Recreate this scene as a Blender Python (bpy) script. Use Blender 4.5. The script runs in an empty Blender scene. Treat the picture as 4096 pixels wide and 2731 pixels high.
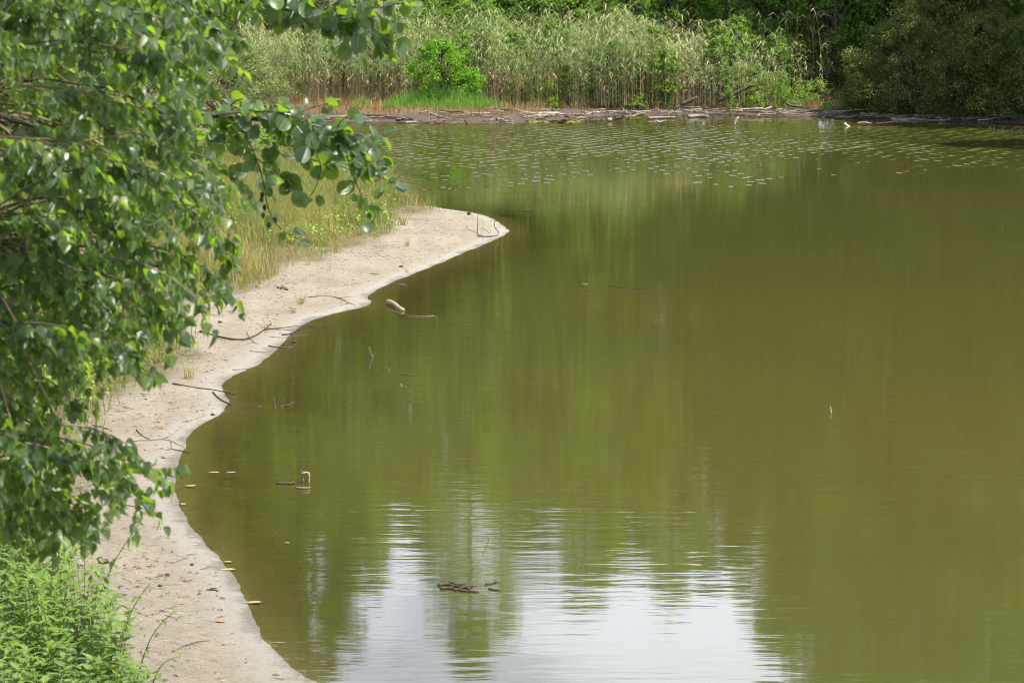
import bpy, math, random
import numpy as np
from mathutils import Vector, Matrix

R = math.radians
rng = np.random.default_rng(7)
random.seed(7)
scene = bpy.context.scene
COL = scene.collection

# ------------------------------------------------------------------ camera
CAM_Z = 4.0
FPX = 10000.0                      # focal length in pixels of the 4096 px wide photograph
PITCH = math.atan(1395.5 / FPX)
cam_d = bpy.data.cameras.new('camera')
cam = bpy.data.objects.new('camera', cam_d)
COL.objects.link(cam)
cam.location = (0, 0, CAM_Z)
cam.rotation_euler = (math.pi / 2 - PITCH, 0, 0)
cam_d.sensor_width = 36
cam_d.lens = FPX / 4096 * 36
cam_d.clip_start = 0.1
cam_d.clip_end = 3000
cam_d.dof.use_dof = True
cam_d.dof.focus_distance = 26
cam_d.dof.aperture_fstop = 10.0
scene.camera = cam

# ------------------------------------------------------------------ sky and sun
SUN_AZ = R(106)        # from +Y towards +X
SUN_EL = R(60)
world = bpy.data.worlds.new('World')
scene.world = world
world.use_nodes = True
wn, wl = world.node_tree.nodes, world.node_tree.links
wn.clear()
w_out = wn.new('ShaderNodeOutputWorld')
w_bg = wn.new('ShaderNodeBackground')
w_sky = wn.new('ShaderNodeTexSky')
w_sky.sky_type = 'NISHITA'
w_sky.sun_disc = False
w_sky.sun_elevation = SUN_EL
w_sky.sun_rotation = SUN_AZ
w_sky.dust_density = 1.5
w_tc = wn.new('ShaderNodeTexCoord')
w_sep = wn.new('ShaderNodeSeparateXYZ')
w_add = wn.new('ShaderNodeMath'); w_add.operation = 'ADD'; w_add.inputs[1].default_value = 0.12; w_add.use_clamp = False
w_abs = wn.new('ShaderNodeMath'); w_abs.operation = 'ABSOLUTE'
w_dx = wn.new('ShaderNodeMath'); w_dx.operation = 'DIVIDE'
w_dy = wn.new('ShaderNodeMath'); w_dy.operation = 'DIVIDE'
w_cmb = wn.new('ShaderNodeCombineXYZ')
w_noise = wn.new('ShaderNodeTexNoise')
w_noise.inputs['Scale'].default_value = 0.9
w_noise.inputs['Detail'].default_value = 6
w_noise.inputs['Roughness'].default_value = 0.58
w_low = wn.new('ShaderNodeMapRange')
w_low.interpolation_type = 'SMOOTHSTEP'
w_low.inputs['From Min'].default_value = 0.18; w_low.inputs['From Max'].default_value = 0.56
w_low.inputs['To Min'].default_value = 0.14; w_low.inputs['To Max'].default_value = -0.05
w_sum = wn.new('ShaderNodeMath'); w_sum.operation = 'ADD'
w_ramp = wn.new('ShaderNodeValToRGB')
w_ramp.color_ramp.elements[0].position = 0.47
w_ramp.color_ramp.elements[1].position = 0.60
w_mix = wn.new('ShaderNodeMixRGB')
w_mix.inputs['Color2'].default_value = (24.5, 26.2, 31.0, 1)
wl.new(w_tc.outputs['Generated'], w_sep.inputs[0])
wl.new(w_sep.outputs[2], w_abs.inputs[0]); wl.new(w_abs.outputs[0], w_add.inputs[0])
wl.new(w_sep.outputs[0], w_dx.inputs[0]); wl.new(w_add.outputs[0], w_dx.inputs[1])
wl.new(w_sep.outputs[1], w_dy.inputs[0]); wl.new(w_add.outputs[0], w_dy.inputs[1])
wl.new(w_dx.outputs[0], w_cmb.inputs[0]); wl.new(w_dy.outputs[0], w_cmb.inputs[1])
w_rot = wn.new('ShaderNodeMapping'); w_rot.inputs['Rotation'].default_value = (0, 0, R(68))
wl.new(w_cmb.outputs[0], w_rot.inputs['Vector']); wl.new(w_rot.outputs['Vector'], w_noise.inputs['Vector'])
wl.new(w_abs.outputs[0], w_low.inputs['Value'])
wl.new(w_noise.outputs['Fac'], w_sum.inputs[0]); wl.new(w_low.outputs['Result'], w_sum.inputs[1])
wl.new(w_sum.outputs[0], w_ramp.inputs['Fac'])
wl.new(w_ramp.outputs['Color'], w_mix.inputs['Fac'])
wl.new(w_sky.outputs['Color'], w_mix.inputs['Color1'])
wl.new(w_mix.outputs['Color'], w_bg.inputs['Color'])
w_bg.inputs['Strength'].default_value = 0.05
wl.new(w_bg.outputs['Background'], w_out.inputs['Surface'])

sun_d = bpy.data.lights.new('sun', 'SUN')
sun_d.energy = 5.0
sun_d.angle = R(0.55)
sun_d.color = (1.0, 0.95, 0.86)
sun = bpy.data.objects.new('sun', sun_d)
COL.objects.link(sun)
to_sun = Vector((math.sin(SUN_AZ) * math.cos(SUN_EL), math.cos(SUN_AZ) * math.cos(SUN_EL), math.sin(SUN_EL)))
sun.rotation_euler = to_sun.to_track_quat('Z', 'Y').to_euler()
sun.location = (20, 10, 40)

vs = scene.view_settings
vs.view_transform = 'Standard'
vs.look = 'None'
vs.gamma = 1
vs.exposure = 1.28
vs.use_curve_mapping = False
scene.cycles.max_bounces = 3
scene.cycles.diffuse_bounces = 2
scene.cycles.glossy_bounces = 2
scene.cycles.transparent_max_bounces = 6
scene.cycles.filter_width = 1.1
scene.cycles.caustics_reflective = False
scene.cycles.caustics_refractive = False
scene.cycles.sample_clamp_indirect = 6

# ------------------------------------------------------------------ picture geometry used to survey the place
CP, SP = math.cos(PITCH), math.sin(PITCH)
def ray(px, py):
    u = (px - 2048) / FPX; v = (1365.5 - py) / FPX
    return np.array([u, CP + v * SP, v * CP - SP])
def at_depth(px, py, d):           # the surveyed point d metres out
    r = ray(px, py); r = r * (d / r[1])
    return np.array([r[0], r[1], CAM_Z + r[2]])
def at_z(px, py, z=0.0):           # the surveyed point on a level plane
    r = ray(px, py); t = (z - CAM_Z) / r[2]
    return np.array([r[0] * t, r[1] * t, z])

# ------------------------------------------------------------------ mesh helpers
def seg_dist(px, py, poly, closed=True):
    n = len(poly); best = np.full(px.shape, 1e9)
    for i in range(n if closed else n - 1):
        ax, ay = poly[i]; bx, by = poly[(i + 1) % n]
        dx, dy = bx - ax, by - ay
        t = np.clip(((px - ax) * dx + (py - ay) * dy) / (dx * dx + dy * dy + 1e-12), 0, 1)
        best = np.minimum(best, np.hypot(px - ax - t * dx, py - ay - t * dy))
    return best
def inside(px, py, poly):
    n = len(poly); c = np.zeros(px.shape, bool)
    for i in range(n):
        ax, ay = poly[i]; bx, by = poly[(i + 1) % n]
        cond = ((ay > py) != (by > py))
        xi = (bx - ax) * (py - ay) / ((by - ay) if by != ay else 1e-12) + ax
        c ^= cond & (px < xi)
    return c
def smooth_poly(pts, it=2):
    p = [np.array(q, float) for q in pts]
    for _ in range(it):
        o = [p[0]]
        for a, b in zip(p[:-1], p[1:]):
            o += [a * .75 + b * .25, a * .25 + b * .75]
        o.append(p[-1]); p = o
    return p
_ns = np.random.default_rng(3)
_NW = [(_ns.normal(size=2), _ns.uniform(0, 6.28)) for _ in range(24)]
def wob(x, y, k=1.0, n=12):        # smooth deterministic noise, about -1..1
    s = 0
    for (w, ph) in _NW[:n]:
        s = s + np.sin((x * w[0] + y * w[1]) * k + ph)
    return s / math.sqrt(n)
def sstep(a, b, x):
    t = np.clip((x - a) / (b - a), 0, 1); return t * t * (3 - 2 * t)

def mesh_from(name, V, T, mats, tint=None, uv=None, smooth=True, attrs=None, mat_idx=None):
    V = np.asarray(V, np.float32); T = np.asarray(T, np.int32)
    k = T.shape[1]
    me = bpy.data.meshes.new(name)
    me.vertices.add(len(V)); me.vertices.foreach_set('co', V.ravel())
    me.loops.add(T.size); me.loops.foreach_set('vertex_index', T.ravel())
    me.polygons.add(len(T))
    me.polygons.foreach_set('loop_start', np.arange(0, T.size, k, dtype=np.int32))
    me.polygons.foreach_set('loop_total', np.full(len(T), k, np.int32))
    if smooth:
        me.polygons.foreach_set('use_smooth', np.ones(len(T), bool))
    for m in (mats if isinstance(mats, (list, tuple)) else [mats]):
        me.materials.append(m)
    if mat_idx is not None:
        me.polygons.foreach_set('material_index', np.asarray(mat_idx, np.int32))
    allattr = dict(attrs or {})
    if tint is not None: allattr['tint'] = tint
    for an, av in allattr.items():
        a = me.attributes.new(an, 'FLOAT', 'POINT'); a.data.foreach_set('value', np.asarray(av, np.float32))
    if uv is not None:
        a = me.attributes.new('leafuv', 'FLOAT_VECTOR', 'POINT')
        uvw = np.zeros((len(V), 3), np.float32); uvw[:, :2] = uv
        a.data.foreach_set('vector', uvw.ravel())
    me.update(calc_edges=True)
    me.validate()
    return me
def link(name, data, parent=None):
    o = bpy.data.objects.new(name, data); COL.objects.link(o)
    if parent is not None: o.parent = parent
    return o
def tag(o, label=None, cat=None, group=None, kind=None):
    if label: o['label'] = label
    if cat: o['category'] = cat
    if group: o['group'] = group
    if kind: o['kind'] = kind
    return o
def empty(name, loc=(0, 0, 0)):
    o = bpy.data.objects.new(name, None); COL.objects.link(o); o.location = loc
    o.empty_display_size = 0.1
    return o
def copy_tree(o, parent=None):
    c = o.copy(); COL.objects.link(c); c.parent = parent
    for ch in o.children: copy_tree(ch, c)
    return c

class MB:
    def __init__(s): s.V = []; s.T = []; s.t = []; s.uv = []; s.n = 0; s.ntri = []
    def add(s, V, T, tint=0.0, uv=None):
        V = np.asarray(V, float); T = np.asarray(T, int)
        s.V.append(V); s.T.append(T + s.n); s.n += len(V); s.ntri.append(len(T))
        s.t.append(np.full(len(V), tint) if np.isscalar(tint) else np.asarray(tint))
        s.uv.append(np.zeros((len(V), 2)) if uv is None else uv)
        return s
    def mesh(s, name, mat, smooth=True, attrs=None, mat_idx=None):
        return mesh_from(name, np.concatenate(s.V), np.concatenate(s.T), mat, np.concatenate(s.t), np.concatenate(s.uv), smooth, attrs, mat_idx)

def tube(path, rad, sides=5, cap=True):
    P = np.asarray(path, float); n = len(P)
    rad = np.full(n, rad) if np.isscalar(rad) else np.asarray(rad, float)
    tan = np.gradient(P, axis=0); tan /= (np.linalg.norm(tan, axis=1)[:, None] + 1e-9)
    ref = np.array([0.31, 0.17, 0.93]) if abs(tan[0][2]) < .8 else np.array([1., .1, .05])
    V = []
    for i in range(n):
        a = np.cross(tan[i], ref); a /= np.linalg.norm(a) + 1e-9; b = np.cross(tan[i], a)
        for k in range(sides):
            th = 2 * math.pi * k / sides
            V.append(P[i] + rad[i] * (math.cos(th) * a + math.sin(th) * b))
    T = []
    for i in range(n - 1):
        for k in range(sides):
            q = i * sides + k; r = i * sides + (k + 1) % sides
            T += [(q, r, r + sides), (q, r + sides, q + sides)]
    if cap:
        for k in range(1, sides - 1):
            T.append((0, k + 1, k)); m = (n - 1) * sides; T.append((m, m + k, m + k + 1))
    return np.array(V), np.array(T)

def bake(LV, LT, M, loc, tint, uv=None):   # many copies of one leaf -> arrays
    m, n = len(loc), len(LV)
    V = np.einsum('mij,nj->mni', M, LV) + loc[:, None, :]
    T = LT[None] + (np.arange(m) * n)[:, None, None]
    t = np.repeat(tint, n)
    u = None if uv is None else np.tile(uv, (m, 1))
    return V.reshape(-1, 3), T.reshape(-1, 3), t, u
def frames(d, nrm, size):                  # columns: side, along, normal
    d = d / (np.linalg.norm(d, axis=1)[:, None] + 1e-9)
    s = np.cross(d, nrm); s /= (np.linalg.norm(s, axis=1)[:, None] + 1e-9)
    nn = np.cross(s, d)
    M = np.stack([s, d, nn], axis=2)
    return M * np.asarray(size).reshape(-1, 1, 1)
def unit(n):
    v = rng.normal(size=(n, 3)); return v / np.linalg.norm(v, axis=1)[:, None]

# leaf templates: length along +Y, unit length
def leaf_template(prof, fold=.22, curl=.18, stalk=.22):
    V = []; T = []; uv = []
    for (v, w) in prof:
        z = -curl * v * v
        V += [(-w, v, z + fold * w), (0, v, z), (w, v, z + fold * w)]
        uv += [(-w, v), (0, v), (w, v)]
    for i in range(len(prof) - 1):
        a = 3 * i
        T += [(a, a + 1, a + 4), (a, a + 4, a + 3), (a + 1, a + 2, a + 5), (a + 1, a + 5, a + 4)]
    if stalk:
        k = len(V)
        V += [(-.012, -stalk, .03), (.012, -stalk, .03), (0, .03, 0)]
        uv += [(0, 0)] * 3; T.append((k, k + 1, k + 2))
    V = np.array(V, float); V[:, 1] += stalk
    return V, np.array(T), np.array(uv, float)
BIRCH_LEAF = leaf_template([(0, .04), (.06, .26), (.17, .43), (.22, .40), (.30, .45), (.36, .38), (.48, .36), (.55, .28), (.7, .2), (.76, .14), (.9, .05), (1, .0)], .3, .2, .3)
ALDER_LEAF = leaf_template([(0, .03), (.07, .19), (.2, .34), (.4, .44), (.6, .46), (.78, .39), (.9, .26), (.97, .12), (.96, .0)], .24, .22, .2)
LANCE_LEAF = leaf_template([(0, .02), (.1, .11), (.28, .19), (.5, .17), (.75, .09), (1, 0)], .35, .35, .06)
FAR_LEAF = (np.array([(0, 0, 0), (-.34, .45, .1), (0, 1, -.12), (.34, .45, .1)], float), np.array([(0, 3, 1), (1, 3, 2)]))

# ------------------------------------------------------------------ materials
def newmat(name):
    m = bpy.data.materials.new(name); m.use_nodes = True
    nt = m.node_tree; nt.nodes.clear()
    out = nt.nodes.new('ShaderNodeOutputMaterial')
    return m, nt, nt.nodes, nt.links, out
def noise(nt, vec, scale, detail=4, rough=.55):
    n = nt.nodes.new('ShaderNodeTexNoise'); n.inputs['Scale'].default_value = scale
    n.inputs['Detail'].default_value = detail; n.inputs['Roughness'].default_value = rough
    if vec is not None: nt.links.new(vec, n.inputs['Vector'])
    return n.outputs['Fac']
def ramp(nt, fac, stops):
    r = nt.nodes.new('ShaderNodeValToRGB'); e = r.color_ramp.elements
    while len(e) < len(stops): e.new(.5)
    for k, (p, c) in enumerate(stops):
        e[k].position = p; e[k].color = (*c, 1) if len(c) == 3 else c
    nt.links.new(fac, r.inputs['Fac']); return r.outputs['Color']
def math_n(nt, op, a, b=None, clamp=False):
    n = nt.nodes.new('ShaderNodeMath'); n.operation = op; n.use_clamp = clamp
    for i, x in enumerate((a, b)):
        if x is None: continue
        if isinstance(x, (int, float)): n.inputs[i].default_value = x
        else: nt.links.new(x, n.inputs[i])
    return n.outputs[0]
def mixc(nt, fac, a, b):
    n = nt.nodes.new('ShaderNodeMixRGB')
    for i, x in ((0, fac), (1, a), (2, b)):
        if isinstance(x, (int, float)): n.inputs[i].default_value = x
        elif isinstance(x, tuple): n.inputs[i].default_value = (*x, 1)
        else: nt.links.new(x, n.inputs[i])
    return n.outputs[0]
def attr(nt, name):
    a = nt.nodes.new('ShaderNodeAttribute'); a.attribute_name = name; return a
def bump(nt, h, strength=.3, dist=.02):
    b = nt.nodes.new('ShaderNodeBump'); b.inputs['Strength'].default_value = strength
    b.inputs['Distance'].default_value = dist; nt.links.new(h, b.inputs['Height']); return b.outputs['Normal']

def leaf_mat(name, stops, transl=.4, tcol=(.30, .46, .03), rough=.42, spec=.5, veins=False):
    m, nt, N, L, out = newmat(name)
    t = attr(nt, 'tint').outputs['Fac']
    oi = N.new('ShaderNodeObjectInfo')
    f = math_n(nt, 'FRACT', math_n(nt, 'ADD', t, oi.outputs['Random']))
    col = ramp(nt, f, stops)
    b = N.new('ShaderNodeBsdfPrincipled'); L.new(col, b.inputs['Base Color'])
    b.inputs['Roughness'].default_value = rough
    b.inputs['Specular IOR Level'].default_value = spec
    tr = N.new('ShaderNodeBsdfTranslucent')
    tc = mixc(nt, .35, tcol, col); L.new(tc, tr.inputs['Color'])
    if veins:
        b.inputs['Coat Weight'].default_value = .3; b.inputs['Coat Roughness'].default_value = .3
        uv = attr(nt, 'leafuv'); sx = N.new('ShaderNodeSeparateXYZ'); L.new(uv.outputs['Vector'], sx.inputs[0])
        au = math_n(nt, 'ABSOLUTE', sx.outputs[0])
        ph = math_n(nt, 'MULTIPLY', math_n(nt, 'SUBTRACT', sx.outputs[1], math_n(nt, 'MULTIPLY', au, .75)), 9.0)
        tri = math_n(nt, 'PINGPONG', ph, .5)
        mid = math_n(nt, 'MULTIPLY', au, 18.0, True)
        h = math_n(nt, 'MULTIPLY', math_n(nt, 'POWER', math_n(nt, 'MULTIPLY', tri, 2.0), .5), mid)
        nrm = bump(nt, h, .9, .0035); L.new(nrm, b.inputs['Normal'])
    mx = N.new('ShaderNodeMixShader'); mx.inputs[0].default_value = transl
    L.new(b.outputs[0], mx.inputs[1]); L.new(tr.outputs[0], mx.inputs[2]); L.new(mx.outputs[0], out.inputs[0])
    return m

M_BIRCH = leaf_mat('birch_leaf', [(0, (.018, .050, .016)), (.45, (.034, .082, .020)), (.8, (.07, .13, .020)), (1, (.15, .20, .02))], .45, (.40, .66, .018), .36, 1.0, True)
M_ALDER = leaf_mat('alder_leaf', [(0, (.020, .052, .014)), (.55, (.032, .078, .016)), (.9, (.06, .12, .018)), (1, (.09, .16, .02))], .38, (.38, .62, .010), .32, 1.0, True)
M_HERB = leaf_mat('weed_leaf', [(0, (.09, .17, .025)), (.5, (.14, .23, .035)), (1, (.21, .28, .05))], .44, (.30, .48, .05), .5, .35, True)
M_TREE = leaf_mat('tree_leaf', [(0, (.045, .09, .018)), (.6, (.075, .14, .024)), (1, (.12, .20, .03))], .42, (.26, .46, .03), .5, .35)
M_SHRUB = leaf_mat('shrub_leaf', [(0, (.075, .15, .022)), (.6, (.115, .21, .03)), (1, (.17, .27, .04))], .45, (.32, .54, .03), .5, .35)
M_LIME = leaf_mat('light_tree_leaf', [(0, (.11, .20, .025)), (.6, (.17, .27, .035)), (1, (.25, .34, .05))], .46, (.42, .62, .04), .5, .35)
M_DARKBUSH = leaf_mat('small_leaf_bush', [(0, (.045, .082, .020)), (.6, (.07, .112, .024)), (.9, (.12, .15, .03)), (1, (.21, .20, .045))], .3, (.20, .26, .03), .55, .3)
M_BRIGHT = leaf_mat('bright_shrub_leaf', [(0, (.08, .20, .015)), (.6, (.12, .28, .02)), (1, (.19, .34, .03))], .45, (.30, .56, .02), .5, .3)
M_WILLOW = leaf_mat('pale_shrub_leaf', [(0, (.11, .17, .05)), (.6, (.16, .22, .07)), (1, (.22, .26, .10))], .4, (.34, .42, .08), .5, .35)
M_GRASS = leaf_mat('bank_grass', [(0, (.09, .15, .025)), (.3, (.16, .19, .04)), (.55, (.26, .235, .065)), (.85, (.36, .285, .105)), (1, (.20, .15, .06))], .38, (.38, .40, .10), .6, .25)
M_GREENGRASS = leaf_mat('lush_grass', [(0, (.10, .24, .03)), (.7, (.17, .32, .05)), (1, (.25, .36, .08))], .4, (.28, .5, .05), .55, .3)
M_BROWNGRASS = leaf_mat('dead_grass', [(0, (.20, .115, .06)), (.5, (.29, .17, .085)), (.8, (.34, .24, .12)), (1, (.22, .22, .07))], .25, (.36, .22, .09), .7, .2)
M_REED = leaf_mat('reed', [(0, (.47, .38, .22)), (.25, (.40, .32, .18)), (.45, (.27, .20, .11)), (.5, (.17, .24, .08)), (.75, (.21, .285, .11)), (1, (.29, .345, .165))], .3, (.35, .40, .14), .5, .4)
M_FORB = leaf_mat('bank_forb', [(0, (.10, .20, .03)), (.6, (.17, .27, .045)), (1, (.26, .32, .06))], .4, (.32, .45, .06), .55, .3)

def wood_mat(name, stops, rough=.8, sc=14):
    m, nt, N, L, out = newmat(name)
    tc = N.new('ShaderNodeTexCoord'); oi = N.new('ShaderNodeObjectInfo')
    mp = N.new('ShaderNodeMapping'); mp.inputs['Scale'].default_value = (1, 1, 1); L.new(tc.outputs['Object'], mp.inputs[0])
    L.new(oi.outputs['Random'], mp.inputs['Location'])
    n = noise(nt, mp.outputs[0], sc, 5, .65)
    f = math_n(nt, 'ADD', math_n(nt, 'MULTIPLY', n, .7), math_n(nt, 'MULTIPLY', oi.outputs['Random'], .45))
    f = math_n(nt, 'SUBTRACT', f, .08, True)
    b = N.new('ShaderNodeBsdfPrincipled'); L.new(ramp(nt, f, stops), b.inputs['Base Color'])
    b.inputs['Roughness'].default_value = rough; b.inputs['Specular IOR Level'].default_value = .25
    L.new(bump(nt, noise(nt, mp.outputs[0], sc * 3, 4), .6, .01), b.inputs['Normal'])
    L.new(b.outputs[0], out.inputs[0]); return m
M_BARK = wood_mat('grey_brown_bark', [(0, (.05, .04, .03)), (.5, (.10, .085, .065)), (1, (.17, .15, .12))])
M_BIRCHBARK = wood_mat('white_birch_bark', [(0, (.06, .05, .045)), (.28, (.10, .09, .08)), (.36, (.55, .53, .49)), (1, (.70, .68, .64))], .7, 5)
M_PALETWIG = wood_mat('pale_birch_twig', [(0, (.10, .075, .04)), (.5, (.15, .115, .06)), (1, (.22, .175, .095))])
M_DARKTWIG = wood_mat('dark_twig', [(0, (.028, .02, .014)), (.5, (.05, .036, .024)), (1, (.10, .075, .05))])
M_DRIFT = wood_mat('bleached_driftwood', [(0, (.06, .048, .036)), (.3, (.16, .13, .10)), (.65, (.30, .26, .21)), (1, (.42, .38, .32))])
M_TWIG = wood_mat('weathered_twig', [(0, (.05, .04, .03)), (.5, (.11, .09, .07)), (1, (.20, .17, .13))])
M_WETWOOD = wood_mat('wet_dark_wood', [(0, (.025, .02, .015)), (.6, (.06, .047, .035)), (1, (.12, .10, .075))], .55)
M_PEELED = wood_mat('peeled_wood', [(0, (.13, .095, .06)), (.5, (.25, .19, .13)), (1, (.36, .29, .20))], .65, 20)
M_BRIGHTSTICK = wood_mat('barkless_pale_wood', [(0, (.30, .28, .23)), (1, (.45, .43, .37))], .6)

def plain(name, stops, rough=.7, sc=25):
    return wood_mat(name, stops, rough, sc)
M_DRYLEAF = plain('dry_leaf', [(0, (.13, .06, .02)), (.5, (.20, .11, .045)), (1, (.28, .19, .09))], .6)
M_YELLOWLEAF = plain('floating_yellow_leaf', [(0, (.22, .17, .06)), (1, (.34, .29, .13))], .5)
M_PINK = plain('pink_petal', [(0, (.72, .12, .22)), (1, (.85, .28, .36))], .5)
M_YELLOW = plain('stamen', [(0, (.7, .5, .05)), (1, (.8, .6, .1))], .6)
M_PAD = plain('lily_pad', [(0, (.07, .10, .02)), (.5, (.16, .15, .03)), (.8, (.30, .12, .04)), (1, (.36, .16, .06))], .35, 3)
M_CLOD = plain('dark_clod', [(0, (.03, .025, .02)), (1, (.09, .075, .055))], .9)
M_LITTER = plain('plant_litter', [(0, (.06, .045, .03)), (.5, (.16, .12, .08)), (1, (.34, .27, .18))], .9, 3)
M_PEBBLE = plain('pebble', [(0, (.30, .27, .23)), (1, (.55, .52, .47))], .8, 3)

# ------------------------------------------------------------------ shoreline survey
K = 4096 / 2352
SH = [(700,1568),(655,1525),(610,1470),(580,1395),(545,1330),(500,1285),(455,1240),(425,1195),(411,1140),(405,1080),(415,1040),(430,995),
      (468,972),(518,948),(532,922),(510,892),(528,867),(580,845),(612,820),(650,790),(700,742),(770,718),(838,704),(854,694),(838,684),
      (870,663),(930,637),(1000,610),(1060,583),(1120,560),(1158,541),(1169,529),(1150,508),(1110,493),(1060,485),(1000,475),(950,466),
      (935,440),(905,405),(840,392),(760,384),(690,372),(640,340),(622,305),(650,283)]
near_shore = [at_z(x * K, y * K)[:2] for x, y in SH]
FS = [(729,279),(830,280),(943,281),(1060,283),(1166,284),(1250,280),(1320,274),(1385,266),(1444,264),(1600,264),(1773,266),(1880,269),(2004,273),(2180,278),(2352,284)]
far_shore = [at_z(x * K, y * K)[:2] for x, y in FS]
lead = [(18, 13.6), (10, 11.6), (4, 11.4), (1.2, 11.9), (-.2, 12.8)]
tail = [(16.6, 75.6), (17.8, 71), (19, 64), (21, 50), (22.5, 32), (21, 19)]
SHORE = [tuple(p) for p in smooth_poly([np.array(p) for p in lead] + near_shore + far_shore + [np.array(p) for p in tail] , 1)]
GB = [(963,462),(938,480),(916,523),(820,556),(711,600),(600,636),(473,673),(412,716),(375,835),(300,880),(252,897),(180,938),(130,1000),(112,1080),(128,1180),(150,1290),(150,1400),(190,1568)]
grass_edge = [at_z(x * K, y * K, .14)[:2] for x, y in GB]
GRASS = [tuple(p) for p in smooth_poly(grass_edge + [np.array([-1.9, 11.5]), np.array([-.6, 9.5])], 1)] + [(3, 8), (3, -30), (-60, -30), (-60, 82), (-9.5, 82)] + [tuple(p) for p in [np.array(q) + np.array([-.12, .0]) for q in near_shore[:36:-1]]]

def land(x, y):
    x = np.asarray(x, float); y = np.asarray(y, float)
    d = seg_dist(x, y, SHORE); ins = inside(x, y, SHORE)
    dd = np.where(ins, -d, d)
    edge = .05 * wob(x, y, 2.2) * sstep(0, .6, d)
    dd = dd + edge + (.022 * wob(x, y, 3.0) + .007 * wob(x, y, 9.0, 24)) * (1 - sstep(50, 60, y))
    far = sstep(70, 74, y)
    up = .055 * np.minimum(dd, 4) + .10 * np.clip(dd - 4, 0, 8) * (1 - .6 * far)
    up = np.where(far > .5, .05 * np.minimum(dd, 7) + .06 * np.clip(dd - 7, 0, 10), up)
    z = np.where(dd > 0, up, np.maximum(-1.6, .10 * dd - .06 * dd * dd))
    z = z + np.where(dd > 0, (.014 * wob(x, y, 5.0) + .007 * wob(x, y, 13.0, 24)) * sstep(.05, .8, dd) + .03 * wob(x + 9, y, 1.3, 8) * sstep(.4, 2, dd), .02 * wob(x, y, 2.5) * sstep(.4, 2, -dd))
    near = np.clip(12.6 - y, 0, 14) * .20
    near = near * sstep(.0, 1.2, dd)
    z = z + np.where(ins, 0, near)
    return z, dd
def gz(x, y):
    z, _ = land(np.array([x]), np.array([y])); return float(z[0])
def on_ground(px, py):
    z = 0.05
    for _ in range(6):
        p = at_z(px, py, z); z = max(gz(p[0], p[1]), 0.0)
    return np.array([p[0], p[1], z])

# ------------------------------------------------------------------ ground
def lines(*segs):
    o = []
    for a, b, s in segs: o += list(np.arange(a, b, s))
    return np.array(o + [segs[-1][1]])
gx = lines((-600, -60, 90), (-60, -16, 3), (-16, -7, .5), (-7, -4.4, .09), (-4.4, -.6, .05), (-.6, 2.4, .09), (2.4, 30, .6), (30, 60, 5), (60, 600, 90))
gy = lines((-300, -20, 40), (-20, 8, 2), (8, 12, .4), (12, 24, .055), (24, 34, .09), (34, 50, .16), (50, 74, .8), (74, 88, .25), (88, 130, 3), (130, 1500, 140))
GX, GY = np.meshgrid(gx, gy); fx, fy = GX.ravel(), GY.ravel()
fz, fd = land(fx, fy)
gd = seg_dist(fx, fy, GRASS); gin = inside(fx, fy, GRASS)
gsd = np.where(gin, gd, -gd) + .22 * wob(fx, fy, 2.0) + .1 * wob(fx, fy, 6)
grassy = sstep(-.25, .3, gsd)
farm = sstep(70, 74, fy)
grassy = np.maximum(grassy * (1 - farm), sstep(2.6, 3.6, fd + .4 * wob(fx, fy, 1.5)) * farm)
grassy = np.where((fx > 16) | (fy < 6), 1, grassy)
nx, ny = len(gx), len(gy)
ii = (np.arange(ny - 1)[:, None] * nx + np.arange(nx - 1)[None]).ravel()
Q = np.stack([ii, ii + 1, ii + nx + 1, ii + nx], 1)

m, nt, N, L, out = newmat('sandy_ground')
geo = N.new('ShaderNodeNewGeometry'); pos = geo.outputs['Position']
n1 = noise(nt, pos, 1.3, 5, .6); n2 = noise(nt, pos, 9, 6, .7); n3 = noise(nt, pos, 70, 4, .7)
mp = N.new('ShaderNodeMapping'); mp.inputs['Scale'].default_value = (1, 2.6, 1); mp.inputs['Rotation'].default_value = (0, 0, .5); L.new(pos, mp.inputs[0])
n4 = noise(nt, mp.outputs[0], 16, 7, .75)
sand = ramp(nt, n1, [(.3, (.225, .192, .140)), (.5, (.272, .235, .174)), (.7, (.31, .271, .206))])
sand = mixc(nt, math_n(nt, 'MULTIPLY', ramp(nt, n4, [(.49, (0, 0, 0)), (.66, (1, 1, 1))]), .7), sand, (.080, .064, .05))
sand = mixc(nt, math_n(nt, 'MULTIPLY', n3, .18), sand, (.36, .325, .27))
sd = attr(nt, 'shore').outputs['Fac']
rimn = math_n(nt, 'ADD', sd, math_n(nt, 'MULTIPLY', math_n(nt, 'SUBTRACT', n2, .5), .35))
rimn = math_n(nt, 'ADD', rimn, math_n(nt, 'MULTIPLY', math_n(nt, 'SUBTRACT', n1, .5), .5))
rim = ramp(nt, rimn, [(.0, (1, 1, 1)), (.16, (1, 1, 1)), (.34, (0, 0, 0))])
sand = mixc(nt, math_n(nt, 'MULTIPLY', rim, .62), sand, (.315, .30, .268))
wet = ramp(nt, rimn, [(.0, (1, 1, 1)), (.03, (.7, .7, .7)), (.10, (0, 0, 0))])
sand = mixc(nt, math_n(nt, 'MULTIPLY', wet, .62), sand, (.11, .095, .075))
mud = ramp(nt, n4, [(.3, (.045, .034, .028)), (.5, (.085, .066, .052)), (.7, (.15, .122, .10))])
fm = attr(nt, 'farbank').outputs['Fac']
base = mixc(nt, fm, sand, mud)
turf = ramp(nt, n2, [(.3, (.08, .07, .03)), (.5, (.13, .11, .05)), (.7, (.17, .14, .07))])
turf_far = ramp(nt, n2, [(.3, (.10, .062, .036)), (.5, (.15, .096, .055)), (.7, (.18, .125, .07))])
g = attr(nt, 'grassy').outputs['Fac']
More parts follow.
